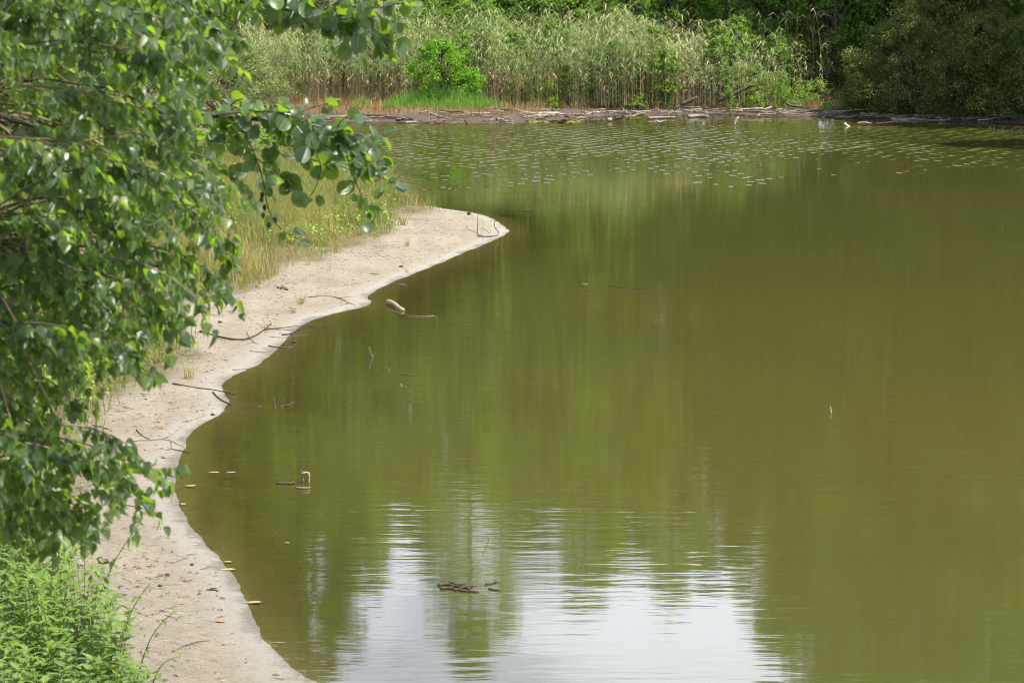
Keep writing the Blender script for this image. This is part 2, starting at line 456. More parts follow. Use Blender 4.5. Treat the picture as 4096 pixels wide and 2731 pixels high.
base = mixc(nt, g, base, mixc(nt, fm, turf, turf_far))
flo = attr(nt, 'wood').outputs['Fac']
base = mixc(nt, flo, base, (.07, .055, .035))
bed = ramp(nt, n1, [(.3, (.075, .058, .026)), (.7, (.135, .105, .05))])
base = mixc(nt, ramp(nt, math_n(nt, 'MULTIPLY', sd, -1.0), [(.0, (0, 0, 0)), (.5, (1, 1, 1))]), base, bed)
b = N.new('ShaderNodeBsdfPrincipled'); L.new(base, b.inputs['Base Color']); b.inputs['Roughness'].default_value = .9
b.inputs['Specular IOR Level'].default_value = .15
hh = math_n(nt, 'ADD', math_n(nt, 'MULTIPLY', n4, .7), math_n(nt, 'MULTIPLY', n3, .3))
L.new(bump(nt, hh, 1.0, .055), b.inputs['Normal']); L.new(b.outputs[0], out.inputs[0])
M_GROUND = m
me = mesh_from('ground', np.stack([fx, fy, fz], 1), Q, M_GROUND, attrs={'wood': sstep(86, 89, fy), 'shore': fd, 'grassy': grassy, 'farbank': farm})
tag(link('ground', me), kind='structure')

# ------------------------------------------------------------------ water
wx = lines((-24, -13, .5), (-13, -4.4, .08), (-4.4, -.4, .06), (-.4, 17, .07), (17, 29, .6))
wy = lines((9, 12, .3), (12, 24, .07), (24, 34, .12), (34, 52, .3), (52, 81, .06), (81, 84, .5))
WX, WY = np.meshgrid(wx, wy); ax_, ay_ = WX.ravel(), WY.ravel()
ad = seg_dist(ax_, ay_, SHORE); ain = inside(ax_, ay_, SHORE)
asd = np.where(ain, ad, -ad)
zone = sstep(51, 68, ay_ + 3.2 * wob(ax_, ay_ * .6, .5, 9) + 1.2 * wob(ax_, ay_, 1.7, 9) + .12 * np.clip(-ax_, -10, 10) * 0) * (1 - .75 * sstep(74.5, 77.5, ay_ + .25 * ax_ * (ax_ > 0) * .4))
zone = zone * (.6 + .4 * sstep(-.6, .8, wob(ax_, ay_ * .5, .8, 9))) * (1 - .55 * sstep(7, 13, ax_))
wr = np.random.default_rng(5)
def field(n, lx, ly):
    f = np.zeros_like(ax_)
    for k in range(n):
        kx = wr.choice([-1, 1]) * 6.283 / wr.uniform(*lx); ky = 6.283 / wr.uniform(*ly) * wr.choice([1, 1, 1, -1]); ph = wr.uniform(0, 6.28)
        f += np.sin(ax_ * kx + ay_ * ky + ph)
    return f / math.sqrt(n / 2)
f1 = field(44, (.26, .85), (.6, 1.7)); f2 = field(24, (.5, 2.0), (.35, 1.2))
crest = sstep(0, 1.1, f1 - (1.18 - 1.75 * zone * (.72 + .28 * np.exp(-((ax_ - 4.5) / 5) ** 2)))) * (zone > .02)
slope_y = -(.40 * crest + .02 * f2 * zone)
slope_x = (.04 * f2 * zone)
wz = .002 * f1 * zone
nx2, ny2 = len(wx), len(wy)
ii = (np.arange(ny2 - 1)[:, None] * nx2 + np.arange(nx2 - 1)[None]).ravel()
Q = np.stack([ii, ii + 1, ii + nx2 + 1, ii + nx2], 1)
keep = (asd[Q] > -.9).any(1); Q = Q[keep]
used = np.unique(Q); remap = np.full(len(ax_), -1); remap[used] = np.arange(len(used)); Q = remap[Q]
m, nt, N, L, out = newmat('murky_pond_water')
geo = N.new('ShaderNodeNewGeometry'); pos = geo.outputs['Position']
def mapped(sc, rot=0):
    mp = N.new('ShaderNodeMapping'); mp.inputs['Scale'].default_value = sc; mp.inputs['Rotation'].default_value = (0, 0, rot); L.new(pos, mp.inputs[0]); return mp.outputs[0]
r1 = noise(nt, mapped((1.1, 5.5, 1), .08), 1.0, 3, .5)
r2 = noise(nt, mapped((3.0, 14, 1), -.06), 1.0, 2, .5)
r3 = noise(nt, mapped((.35, .8, 1), .3), 1.0, 2, .5)
patch = ramp(nt, noise(nt, mapped((.16, .3, 1), .2), 1.0, 3, .6), [(.38, (.3, .3, .3)), (.66, (1, 1, 1))])
hh = math_n(nt, 'ADD', math_n(nt, 'MULTIPLY', r1, .0026), math_n(nt, 'MULTIPLY', r2, .0011))
hh = math_n(nt, 'ADD', math_n(nt, 'MULTIPLY', hh, patch), math_n(nt, 'MULTIPLY', r3, .002))
bp = N.new('ShaderNodeBump'); bp.inputs['Strength'].default_value = 1; bp.inputs['Distance'].default_value = 1; L.new(hh, bp.inputs['Height'])
cx3 = N.new('ShaderNodeCombineXYZ'); L.new(attr(nt, 'slopex').outputs['Fac'], cx3.inputs[0]); L.new(attr(nt, 'slopey').outputs['Fac'], cx3.inputs[1]); cx3.inputs[2].default_value = 1
nz3 = N.new('ShaderNodeVectorMath'); nz3.operation = 'NORMALIZE'; L.new(cx3.outputs[0], nz3.inputs[0]); L.new(nz3.outputs[0], bp.inputs['Normal'])
nrm = bp.outputs['Normal']
tone = noise(nt, mapped((.09, .12, 1), .6), 1.0, 3, .5)
wc = ramp(nt, tone, [(.3, (.046, .049, .0125)), (.55, (.056, .053, .013)), (.75, (.064, .054, .013))])
dif = N.new('ShaderNodeBsdfDiffuse'); L.new(wc, dif.inputs['Color'])
tp = N.new('ShaderNodeBsdfTransparent'); tp.inputs['Color'].default_value = (.80, .74, .50, 1)
murk = attr(nt, 'murk').outputs['Fac']
mx = N.new('ShaderNodeMixShader'); L.new(murk, mx.inputs[0]); L.new(tp.outputs[0], mx.inputs[1]); L.new(dif.outputs[0], mx.inputs[2])
gl = N.new('ShaderNodeBsdfGlossy'); gl.inputs['Roughness'].default_value = .035; L.new(nrm, gl.inputs['Normal'])
fr = N.new('ShaderNodeFresnel'); fr.inputs['IOR'].default_value = 1.5; L.new(nrm, fr.inputs['Normal'])
mx2 = N.new('ShaderNodeMixShader'); L.new(fr.outputs[0], mx2.inputs[0]); L.new(mx.outputs[0], mx2.inputs[1]); L.new(gl.outputs[0], mx2.inputs[2])
L.new(mx2.outputs[0], out.inputs[0])
murkv = np.clip(sstep(-.05, 2.0, asd) ** .65, 0, 1) * .97 + .02
me = mesh_from('water', np.stack([ax_, ay_, wz], 1)[used], Q, m, attrs={'murk': murkv[used], 'slopex': slope_x[used], 'slopey': slope_y[used]})
tag(link('water', me), kind='structure')

# ------------------------------------------------------------------ far vegetation generators
def clump_leaves(centers, radii, per, size, flat=.8, up=.35):
    c = np.repeat(centers, per, 0); r = np.repeat(radii, per)
    n = len(c)
    off = unit(n) * (rng.uniform(0, 1, n) ** .45)[:, None]; off[:, 2] *= flat
    p = c + off * r[:, None]
    nrm = unit(n) * .75 + off * .6; nrm[:, 2] += up + .25
    d = unit(n); d[:, 2] -= .25
    s = size * rng.uniform(.65, 1.25, n)
    M = frames(d, nrm, s)
    ct = np.repeat(rng.uniform(0, .75, len(centers)), per)
    tint = np.clip(ct + rng.uniform(-.12, .25, n), 0, .97)
    return bake(FAR_LEAF[0], FAR_LEAF[1], M, p, tint)

def tree_meshes(name, H, rad, base, nclump, per, lsize, leafmat, barkmat, tr=.16, seed=0, lean=0.0, clr=(.55, 1.1)):
    g = np.random.default_rng(seed)
    C, Rr, lim = [], [], MB()
    trunk = [np.array([lean * t * t * H + .12 * math.sin(t * 5 + seed), .1 * math.sin(t * 4 + 2 * seed), t * H]) for t in np.linspace(0, .93, 9)]
    lim.add(*tube(trunk, np.linspace(tr, .03, 9), 7))
    lobes = [(g.uniform(0, 6.28), g.uniform(.2, .95), g.uniform(.65, 1.15)) for _ in range(9)]
    for k in range(nclump):
        t = g.uniform(0, 1) ** .8
        z = base + (H - base) * t
        prof = (math.sin(math.pi * min(.98, max(.10, t * .815 + .17))) ** .65)
        a = g.uniform(0, 6.28)
        bul = 1 + .28 * math.sin(3 * a + seed) * math.sin(7 * t + seed) + (.3 if g.uniform() < .12 else 0)
        for (la, lt, ls) in lobes:
            bul += .16 * (ls - .8) * math.exp(-((t - lt) / .12) ** 2) * math.cos(a - la) * 2
        rr = rad * prof * bul * (g.uniform(.25, 1) ** .5)
        i = min(8, max(0, int(t * 8))); tp_ = trunk[min(8, int(z / H / .93 * 8))] if z < H * .93 else trunk[-1]
        c = np.array([tp_[0] + rr * math.cos(a), tp_[1] + rr * math.sin(a), z])
        C.append(c); Rr.append(g.uniform(*clr) * (1 - .5 * t))
        if k % 4 == 0:
            z0 = max(.3, z - .55 * rr - .3); j = min(8, z0 / H / .93 * 8); j0 = int(j)
            q = trunk[j0] + (trunk[min(8, j0 + 1)] - trunk[j0]) * (j - j0)
            mid = (q + c) / 2 + np.array([0, 0, .12 * rr])
            lim.add(*tube([q, mid, c], [.055 * tr / .16, .03, .012], 4, False))
    V, T, t, _ = clump_leaves(np.array(C), np.array(Rr), per, lsize)
    cm = mesh_from(name + '_crown', V, T, leafmat, t, smooth=False)
    tm = lim.mesh(name + '_trunk', barkmat)
    return cm, tm
def put_tree(name, meshes, loc, label, cat, group=None, s=1.0, sz=1.0, rot=None, trunkname='trunk', crownname='crown'):
    e = empty(name, (loc[0], loc[1], gz(loc[0], loc[1]) - .05 if len(loc) < 3 else loc[2]))
    e.rotation_euler.z = random.uniform(0, 6.28) if rot is None else rot
    e.scale = (s, s, s * sz)
    link(trunkname, meshes[1], e); link(crownname, meshes[0], e)
    return tag(e, label, cat, group)

# ---- the wood behind the reeds
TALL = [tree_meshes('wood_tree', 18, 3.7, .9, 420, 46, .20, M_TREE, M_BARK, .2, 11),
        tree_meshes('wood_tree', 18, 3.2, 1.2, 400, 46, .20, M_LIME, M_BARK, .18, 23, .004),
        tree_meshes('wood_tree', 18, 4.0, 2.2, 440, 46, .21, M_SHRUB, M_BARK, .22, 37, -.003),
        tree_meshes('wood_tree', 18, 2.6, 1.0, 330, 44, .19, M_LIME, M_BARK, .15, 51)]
rowA = [  # x, y, height, kind
        (-21, 90, 19, 0), (-17.5, 91, 20.5, 2), (-14, 92.5, 20, 0), (-11, 92, 21, 1), (-8.2, 93.5, 20, 2), (-5.8, 93, 16.3, 3), (-3.6, 94.5, 15.2, 0), (-1.7, 93.5, 19.2, 3),
        (.6, 95, 15.4, 0), (2.7, 93.6, 17.0, 3), (4.6, 95.5, 15.6, 2), (6.2, 94, 17.0, 3), (7.9, 95.5, 16.6, 0), (9.6, 94.5, 15.4, 3), (12.3, 93, 20.5, 0), (14.2, 92, 22, 2), (16.6, 90.5, 22, 0), (19.4, 88.5, 22.5, 2), (22.5, 87, 21, 0),
        (10.8, 97.5, 19.5, 1), (13.0, 97, 22, 0), (15.4, 96.5, 22.5, 1), (17.9, 95, 22, 2), (20.6, 93, 22, 1), (-9.6, 97.5, 20, 2), (-12.4, 97, 20.5, 1)]
for (x, y, H, v) in rowA:
    if x < -12: lb, gp = 'tall leafy tree in the dark wood at the far left, behind the birch leaves', 'wood behind the far left'
    elif x < 10: lb, gp = 'tall green tree in the front of the wood behind the reeds', 'trees right behind the reeds'
    else: lb, gp = 'tall shaded tree standing behind the dark bushes at the right', 'trees behind the dark bushes'
    put_tree('wood_tree', TALL[v], (x, y), lb, 'tree', gp, (H / 18) ** .4, 1.1 * (H / 18) ** .6)
for k, x in enumerate(np.linspace(-26, 28, 22)):
    v = [0, 2, 1][k % 3]
    put_tree('wood_tree', TALL[v], (x + random.uniform(-.6, .6), 101 + 4 * (k % 2) + random.uniform(-1, 1)), 'tall tree deep in the dark back of the wood', 'tree', 'trees at the back of the wood', 1.05, random.uniform(.82, .92) if -6 < x < 11 else random.uniform(1.0, 1.1))
# ---- trees on the right bank that shade the bushes, and on the left bank
for (x, y, H, v) in [(20.6, 79.6, 18, 0), (21.5, 75.5, 17, 2), (24.0, 82, 20, 0), (22.0, 85.5, 20, 2), (22.8, 64, 19, 1), (25, 55, 18, 2), (26.5, 44, 16, 0)]:
    put_tree('bank_tree', TALL[v], (x, y), 'tall tree on the right bank, beyond the right edge', 'tree', 'trees on the right bank', (H / 18) ** .5, (H / 18) ** .5)
for (x, y, H, v) in [(-13.5, 80, 15, 2), (-17, 72, 16, 0), (-14.5, 62, 13, 1), (-18, 54, 15, 2), (-15, 46, 12, 3), (-13.5, 36, 11, 0)]:
    put_tree('bank_tree', TALL[v], (x, y), 'green tree on the left bank behind the birch leaves', 'tree', 'trees on the left bank', (H / 18) ** .5, (H / 18) ** .5)

# ---- shrubs behind and among the reeds
UND = tree_meshes('understory_tree', 8, 2.6, .4, 240, 46, .19, M_TREE, M_BARK, .08, 77, 0, (.5, .9))
for k, x in enumerate(np.linspace(-20, 22, 17)):
    put_tree('understory_tree', UND, (x + random.uniform(-.7, .7), 97.5 + random.uniform(-1, 1)), 'low dark tree filling the wood behind the front trees', 'tree', 'low trees inside the wood', random.uniform(.9, 1.2))
BUSH = [tree_meshes('shrub', 4.2, 1.7, .15, 150, 60, .095, M_SHRUB, M_BARK, .06, 61, 0, (.3, .55)),
        tree_meshes('shrub', 4.2, 1.35, .2, 130, 60, .09, M_SHRUB, M_BARK, .05, 67, 0, (.28, .5)),
        tree_meshes('shrub', 4.2, 1.8, .1, 160, 60, .10, M_TREE, M_BARK, .06, 71, 0, (.3, .55))]
shr = [(-12.6, 88, 1.0, 2, 'dark green shrub left of the reeds, behind the hanging alder leaves'),
       (-8.6, 91.2, .8, 2, 'dark shrub behind the left end of the reeds'),
       (-5.4, 91.5, .72, 2, 'dark shrub peeping between the reeds and the top alder branch'),
       (-3.2, 90.5, .84, 0, 'bright leafy shrub behind the reeds, right of the top alder branch'),
       (-1.4, 90.2, .95, 1, 'light green tall shrub rising behind the rounded green bush'),
       (.6, 92, .9, 2, 'dark shrub in the gap behind the middle of the reeds'),
       (2.0, 91.2, 1.05, 0, 'light green shrub with dense leaves behind the middle reeds'),
       (4.2, 91, 1.0, 1, 'light green upright shrub behind the reeds above the leaning log'),
       (5.9, 91.5, 1.08, 0, 'broad light green shrub behind the reeds, left of the dark wood'),
       (7.7, 90.6, .95, 1, 'mid green shrub behind the right part of the reeds'),
       (9.4, 91, 1.05, 0, 'green shrub at the right edge of the reeds'),
       (11.6, 90.2, 1.05, 2, 'dark shaded shrub between the reeds and the dark bushes'),
       (13.6, 89, 1.1, 2, 'dark shaded shrub right behind the big dark bushes')]
for (x, y, s, v, lb) in shr:
    put_tree('shrub', BUSH[v], (x, y), lb, 'shrub', 'shrubs behind the reeds', s, 1.0, crownname='foliage', trunkname='stem')
SAP = tree_meshes('sapling', 2.4, .6, .3, 60, 34, .085, M_SHRUB, M_BARK, .02, 83, 0, (.14, .28))
for (px, d, s, lb) in [(2270, 84.6, .62, 'small bright sapling at the foot of the middle reeds'), (2440, 85.4, .95, 'tall light green sapling among the reeds, left of the leaning logs'),
                       (2560, 84.9, .7, 'short light green sapling in front of the reeds above the pale log'), (2610, 86.5, 1.15, 'tallest sapling with bright top among the reeds'),
                       (2050, 86.2, 1.05, 'bright sapling among the reeds right of the rounded bush'), (3130, 84.6, .55, 'low leafy sapling right of the leaning log'),
                       (1180, 85.2, .6, 'small sapling at the left foot of the reeds'), (1520, 85.0, .55, 'small green sapling in the reeds left of the rounded bush'),
                       (2915, 82.7, .42, 'little pale green seedling beside the leaning log on the mud')]:
    p = at_depth(px, 400, d)
    put_tree('sapling', SAP, (p[0], d), lb, 'sapling', None, s, 1.0, crownname='foliage', trunkname='stem')
gS = np.random.default_rng(19)
for k in range(34):
    px = gS.uniform(1840, 2080) if k < 6 else gS.uniform(2150, 3150); d = gS.uniform(84.4, 88.5); p = at_depth(px, 400, d)
    put_tree('sapling', SAP, (p[0], d), 'light green leafy sapling mixed into the reeds', 'sapling', 'saplings mixed into the reeds', gS.uniform(.55, 1.15), gS.uniform(.9, 1.15), crownname='foliage', trunkname='stem')
# rounded bright bush with a grass skirt
RB = tree_meshes('rounded_bush', 2.0, 1.05, .12, 190, 55, .07, M_BRIGHT, M_BARK, .035, 91, 0, (.16, .3))
p = at_depth(1765, 400, 83.4)
put_tree('rounded_bush', RB, (p[0], 83.4), 'rounded bright green bush standing alone in front of the reeds', 'bush', None, 1.08, 1.03, crownname='foliage', trunkname='stem')
RB2 = tree_meshes('low_bush', 1.3, .5, .1, 70, 50, .06, M_BRIGHT, M_BARK, .03, 95, 0, (.14, .25))
p = at_depth(1868, 400, 83.9)
put_tree('low_bush', RB2, (p[0], 83.9), 'lower bright green bush joined to the right of the rounded bush', 'bush', None, 1.0, 1.0, crownname='foliage', trunkname='stem')
# dark bushes at the right
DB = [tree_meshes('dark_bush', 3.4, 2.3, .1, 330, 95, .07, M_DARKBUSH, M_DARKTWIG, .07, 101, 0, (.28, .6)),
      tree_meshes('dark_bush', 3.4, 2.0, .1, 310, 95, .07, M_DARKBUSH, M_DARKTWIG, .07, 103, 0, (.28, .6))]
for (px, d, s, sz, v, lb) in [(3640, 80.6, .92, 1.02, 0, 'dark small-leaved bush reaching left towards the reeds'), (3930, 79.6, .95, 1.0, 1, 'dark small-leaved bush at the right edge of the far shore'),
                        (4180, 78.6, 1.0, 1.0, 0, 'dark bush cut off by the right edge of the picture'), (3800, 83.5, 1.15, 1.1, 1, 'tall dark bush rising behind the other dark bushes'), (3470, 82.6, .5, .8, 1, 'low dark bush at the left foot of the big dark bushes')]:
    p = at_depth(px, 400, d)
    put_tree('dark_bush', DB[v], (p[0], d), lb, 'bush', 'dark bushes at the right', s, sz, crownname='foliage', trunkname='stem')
# pale shrubs on the far left bank
WB = tree_meshes('pale_shrub', 3.0, 1.5, .1, 190, 80, .065, M_WILLOW, M_BARK, .04, 111, 0, (.25, .45))
for (px, d, s, sz, lb) in [(900, 74, .92, 1.0, 'pale green shrub on the far left bank, seen between birch and alder'), (640, 70, .95, 1.05, 'pale shrub behind the birch leaves near the left bay'),
                       (1060, 79, .6, .9, 'small pale shrub at the left end of the far shore'), (330, 62, 1.0, 1.0, 'pale shrub at the left edge behind the birch')]:
    p = at_depth(px, 500, d)
    put_tree('pale_shrub', WB, (p[0], d), lb, 'shrub', None, s, sz, crownname='foliage', trunkname='stem')
BR = tree_meshes('bramble', 1.0, .7, .05, 70, 40, .07, M_SHRUB, M_BARK, .015, 121, 0, (.14, .28))
for (px, py, s, lb) in [(930, 640, 1.3, 'dark green bramble in the bank grass under the alder branch'), (760, 700, 1.2, 'bramble clump in the grass behind the birch twigs'), (560, 640, 1.4, 'large bramble behind the birch twigs on the bank'),
                        (880, 890, .55, 'small leafy bramble in the grass under the hanging alder twig'), (250, 780, 1.5, 'dense bramble at the left edge behind birch leaves'), (1100, 640, .8, 'bramble at the back of the spit beside the bay')]:
    p = on_ground(px, py)
    put_tree('bramble', BR, (p[0], p[1]), lb, 'bramble', None, s, .8, crownname='foliage', trunkname='stem')

# ------------------------------------------------------------------ reeds
def reed_parts(g, H, dead):
    V, T, t = [], [], []; n = 0
    def addq(v, tr, ti):
        nonlocal n
        V.append(np.array(v)); T.append(np.array(tr) + n); t.append(np.full(len(v), ti) if np.isscalar(ti) else np.array(ti)); n += len(v)
    lx, ly = g.normal(0, .05, 2) * (1.6 if dead else 1)
    pts = [np.array([lx * u * u * H * 1.2, ly * u * u * H * 1.2, u * H]) for u in (0, .35, .7, 1)]
    v, tr = tube(pts, [.0075, .007, .0055, .003], 3, False)
    tl = np.repeat([.06, .2, .38 if dead else .6, .3 if dead else .66], 3) + g.uniform(-.04, .04)
    addq(v, tr, tl)
    nl = g.integers(2, 4) if dead else g.integers(6, 10)
    for k in range(nl):
        u = g.uniform(.22, 1) ** .8 if not dead else g.uniform(.3, .95)
        b0 = np.array([lx * u * u * H * 1.2, ly * u * u * H * 1.2, u * H])
        a = g.normal(-.4, .9) if g.uniform() < .75 else g.uniform(0, 6.28)
        L_ = g.uniform(.32, .62); w = g.uniform(.012, .021)
        dr = np.array([math.cos(a), math.sin(a), 0]); sd = np.array([-math.sin(a), math.cos(a), 0])
        up = g.uniform(.5, 1.0); dp = g.uniform(.5, 1.1)
        q0 = b0; q1 = b0 + dr * L_ * .4 + np.array([0, 0, L_ * .42 * up]); q2 = b0 + dr * L_ * .95 + np.array([0, 0, L_ * (.75 * up - dp * .7)])
        ti = g.uniform(.15, .42) if dead or u < .45 else g.uniform(.52, .9)
        tl = np.array([0, 0, .6]) * 0
        addq([q0 - sd * w * .5, q0 + sd * w * .5, q1 - sd * w + np.array([0, 0, w * .5]), q1 + sd * w, q2], [(0, 1, 3), (0, 3, 2), (2, 3, 4)], ti)
    if dead or g.uniform() < .12:
        b0 = pts[-1]; a = g.uniform(-.9, .6)
        dr = np.array([math.cos(a), math.sin(a), 0]); sd = np.array([-math.sin(a), math.cos(a), 0])
        for s_ in (-1, 1):
            addq([b0, b0 + dr * .06 + sd * .018 * s_ + np.array([0, 0, .08]), b0 + dr * .15 + np.array([0, 0, .12]), b0 + dr * .07 - sd * .012 * s_ + np.array([0, 0, .06])], [(0, 1, 2), (0, 2, 3)], .34 + g.uniform(0, .12))
    return np.concatenate(V), np.concatenate(T), np.concatenate(t)
gR = np.random.default_rng(31)
REEDS = [reed_parts(gR, gR.uniform(2.2, 2.75), k % 7 < 1) for k in range(42)]
mb = MB()
cnt = 0
while cnt < 3100:
    px = gR.uniform(960, 3380); d = 84.0 + 7.2 * gR.uniform() ** 1.35
    x = (px - 2048) / FPX * d
    # thinner at the right end, thick at the left
    if px > 2600 and gR.uniform() < (px - 2600) / 700: continue
    if wob(np.array(x), np.array(d), 2.3, 10) < -.7 and gR.uniform() < .7: continue
    if 1650 < px < 1910 and d < 84.8: continue
    if wob(np.array(x * 1.0), np.array(d), 1.1, 8) < -1.1 and gR.uniform() < .6: continue
    V, T, t = REEDS[gR.integers(42)]
    a = gR.uniform(-.5, .5); s = (gR.uniform(.45, 1.0) if d < 85.6 else gR.uniform(.78, 1.1)) * (1 + 0.13 * float(wob(np.array(x), np.array(d * .4), 1.5, 9)) + .07 * float(wob(np.array(x), np.array(d), 4.0, 9)))
    if px > 2850: s *= 1 - .3 * (px - 2850) / 480
    if px < 1250: s *= .95
    c, s_ = math.cos(a), math.sin(a)
    W = np.stack([V[:, 0] * c - V[:, 1] * s_, V[:, 0] * s_ + V[:, 1] * c, V[:, 2]], 1) * s + np.array([x, d, .25 + .05 * max(0, d - 84)])
    pt = float(wob(np.array(x), np.array(d), .9, 8))
    mb.add(W, T, np.clip(t + gR.uniform(-.03, .03) + np.where(t > .5, .10 * pt, 0), .01, .98)); cnt += 1
tag(link('reeds', mb.mesh('reeds', M_REED, smooth=False)), 'dense stand of green and straw coloured reeds along the far shore', 'reeds', kind='stuff')
reed_mesh = [mesh_from('reed', V, T, M_REED, t, smooth=False) for V, T, t in [reed_parts(gR, 2.75, k == 4) for k in range(6)]]
for k in range(64):
    px = [1080, 1400, 2300, 2900, 3150, 3240][k % 6] + gR.uniform(-160, 140); d = gR.uniform(86, 90)
    o = link('reed', reed_mesh[gR.integers(6)]); x = (px - 2048) / FPX * d
    o.location = (x, d, gz(x, d) - .02); o.rotation_euler.z = gR.uniform(-.6, .6); s = gR.uniform(1.0, 1.14); o.scale = (s, s, s)
    tag(o, 'tall green reed rising above the reed bed against the dark wood', 'reed', 'reeds standing out above the bed')

# ------------------------------------------------------------------ grass
def blades(pts, hgt, width, bend, mat, name, tint, label, cat, lean=(0, 0)):
    n = len(pts); a = rng.uniform(0, 6.283, n)
    dr = np.stack([np.cos(a), np.sin(a), np.zeros(n)], 1); b = rng.normal(0, math.pi, n)
    sd = np.stack([np.cos(b), np.sin(b) * .4, np.zeros(n)], 1)
    h = hgt * rng.uniform(.55, 1.2, n); bd = (bend * rng.uniform(.2, 1.3, n))[:, None] * h[:, None]
    ln = np.array([lean[0], lean[1], 0]) * h[:, None]
    w = (width * rng.uniform(.7, 1.3, n))[:, None]
    up = np.array([0, 0, 1.0])
    p0 = pts; p1 = pts + dr * bd * .28 + ln * .3 + up * (h * .5)[:, None]; p2 = pts + dr * bd + ln + up * (h * .93)[:, None] * (1 - .25 * (bd / h[:, None]))
    V = np.stack([p0 - sd * w, p0 + sd * w, p1 - sd * w * .8, p1 + sd * w * .8, p2], 1).reshape(-1, 3)
    T = (np.array([(0, 1, 3), (0, 3, 2), (2, 3, 4)])[None] + (np.arange(n) * 5)[:, None, None]).reshape(-1, 3)
    o = link(name, mesh_from(name, V, T, mat, np.repeat(tint, 5), smooth=False))
    return tag(o, label, cat, kind='stuff') if label else o
# bank grass on the left
cx = rng.uniform(-9.5, .3, 400000); cy = rng.uniform(11, 56, 400000)
vis = (cx > -.235 * cy)
cx, cy = cx[vis], cy[vis]
sd_ = np.where(inside(cx, cy, GRASS), 1, -1) * seg_dist(cx, cy, GRASS) + .25 * wob(cx, cy, 1.9)
zl, dl = land(cx, cy)
pr = sstep(-.12, .7, sd_) * np.clip(.55 + .35 * wob(cx, cy, 1.6, 9), .12, 1) * (dl > np.where(cy > 44, .06, .25))
k_ = rng.uniform(0, 1, len(cx)) < pr * .8
cx, cy, zl, sd_ = cx[k_], cy[k_], zl[k_], sd_[k_]
hg = .18 + .30 * sstep(.1, 1.2, sd_) + .12 * wob(cx, cy, 1.9, 9)
hg = hg + .22 * sstep(34, 42, cy) * sstep(.1, .8, sd_)
hg = np.clip(hg, .1, .85) * (1 - .3 * (cy < 20))
tn = np.clip(.40 + .30 * wob(cx, cy, 1.1, 9) + .15 * sstep(34, 44, cy) + rng.normal(0, .2, len(cx)), .02, .97)
blades(np.stack([cx, cy, zl - .01], 1), hg, .0042, .45, M_GRASS, 'bank_grass', tn, 'tall straw and green grass covering the left bank', 'grass')
print('grass blades', len(cx))
# broad-leaved ground cover in the grass
fxy = rng.integers(0, len(cx), 5200)
cc = np.stack([cx[fxy], cy[fxy], zl[fxy] + rng.uniform(.03, .34, 5200)], 1)
keepf = wob(cc[:, 0], cc[:, 1], .8, 10) > -.1
V, T, t, _ = clump_leaves(cc[keepf], rng.uniform(.05, .16, keepf.sum()), 9, .05)
tag(link('ground_cover', mesh_from('ground_cover', V, T, M_FORB, t, smooth=False)), 'low leafy ground cover growing in the left bank grass', 'ground cover', kind='stuff')
# lush skirt around the rounded bush
n = 5200; a = rng.uniform(0, 6.283, n); r = rng.uniform(0, 1, n) ** .6
p = at_depth(1765, 400, 82.9)
sx = p[0] - .05 + r * np.cos(a) * 1.9; sy = 82.9 + r * np.sin(a) * 1.1
sz_, _ = land(sx, sy)
blades(np.stack([sx, sy, sz_], 1), .75 * (1 - .6 * r ** 2) * rng.uniform(.6, 1.3, n), .008, .5, M_GREENGRASS, 'lush_grass', rng.uniform(0, .97, n), 'lush bright green grass skirt round the foot of the bright bush', 'grass')
# dead brown grass strip on the far shore
n = 30000
bx = rng.uniform(-9.5, 13, n); by = rng.uniform(78.5, 86, n)
bz, bd = land(bx, by)
bt = bd + .45 * wob(bx, by, 1.4, 8)
k_ = (bt > 1.7) & (rng.uniform(0, 1, n) < .35 + .65 * sstep(1.7, 3.2, bt))
bx, by, bz = bx[k_], by[k_], bz[k_]
gr = np.clip(.45 + .25 * wob(bx, by, 1.0, 8) + rng.normal(0, .2, len(bx)), .02, .97)
blades(np.stack([bx, by, bz], 1), .16 + .5 * rng.uniform(0, 1, len(bx)) ** 3 * sstep(81, 84, by), .008, .6, M_BROWNGRASS, 'dead_grass', gr, 'matted reddish brown dead grass between driftwood and reeds', 'grass')
n = 5000; bx = rng.uniform(-7, 10.5, n); by = rng.uniform(81.8, 85, n); bz, bd = land(bx, by)
k_ = (bd > 2.4) & (wob(bx, by, 1.7, 10) > .45); bx, by, bz = bx[k_], by[k_], bz[k_]
blades(np.stack([bx, by, bz], 1), .25 + .35 * rng.uniform(0, 1, len(bx)), .007, .5, M_GREENGRASS, 'green_tufts', rng.uniform(0, .95, len(bx)), 'green grass patches in the dead grass at the foot of the reeds', 'grass')
# green low growth at the right foot of the reeds
n = 4200; bx = rng.uniform(9.0, 15.5, n); by = rng.uniform(80.2, 83.5, n); bz, bd = land(bx, by)
k_ = (bd + .4 * wob(bx, by, 1.5, 8) > 2.3); bx, by, bz = bx[k_], by[k_], bz[k_]
blades(np.stack([bx, by, bz], 1), np.full(len(bx), .5), .009, .6, M_GREENGRASS, 'shore_grass', rng.uniform(0, .9, len(bx)), 'green grass under the dark bushes on the far shore', 'grass')

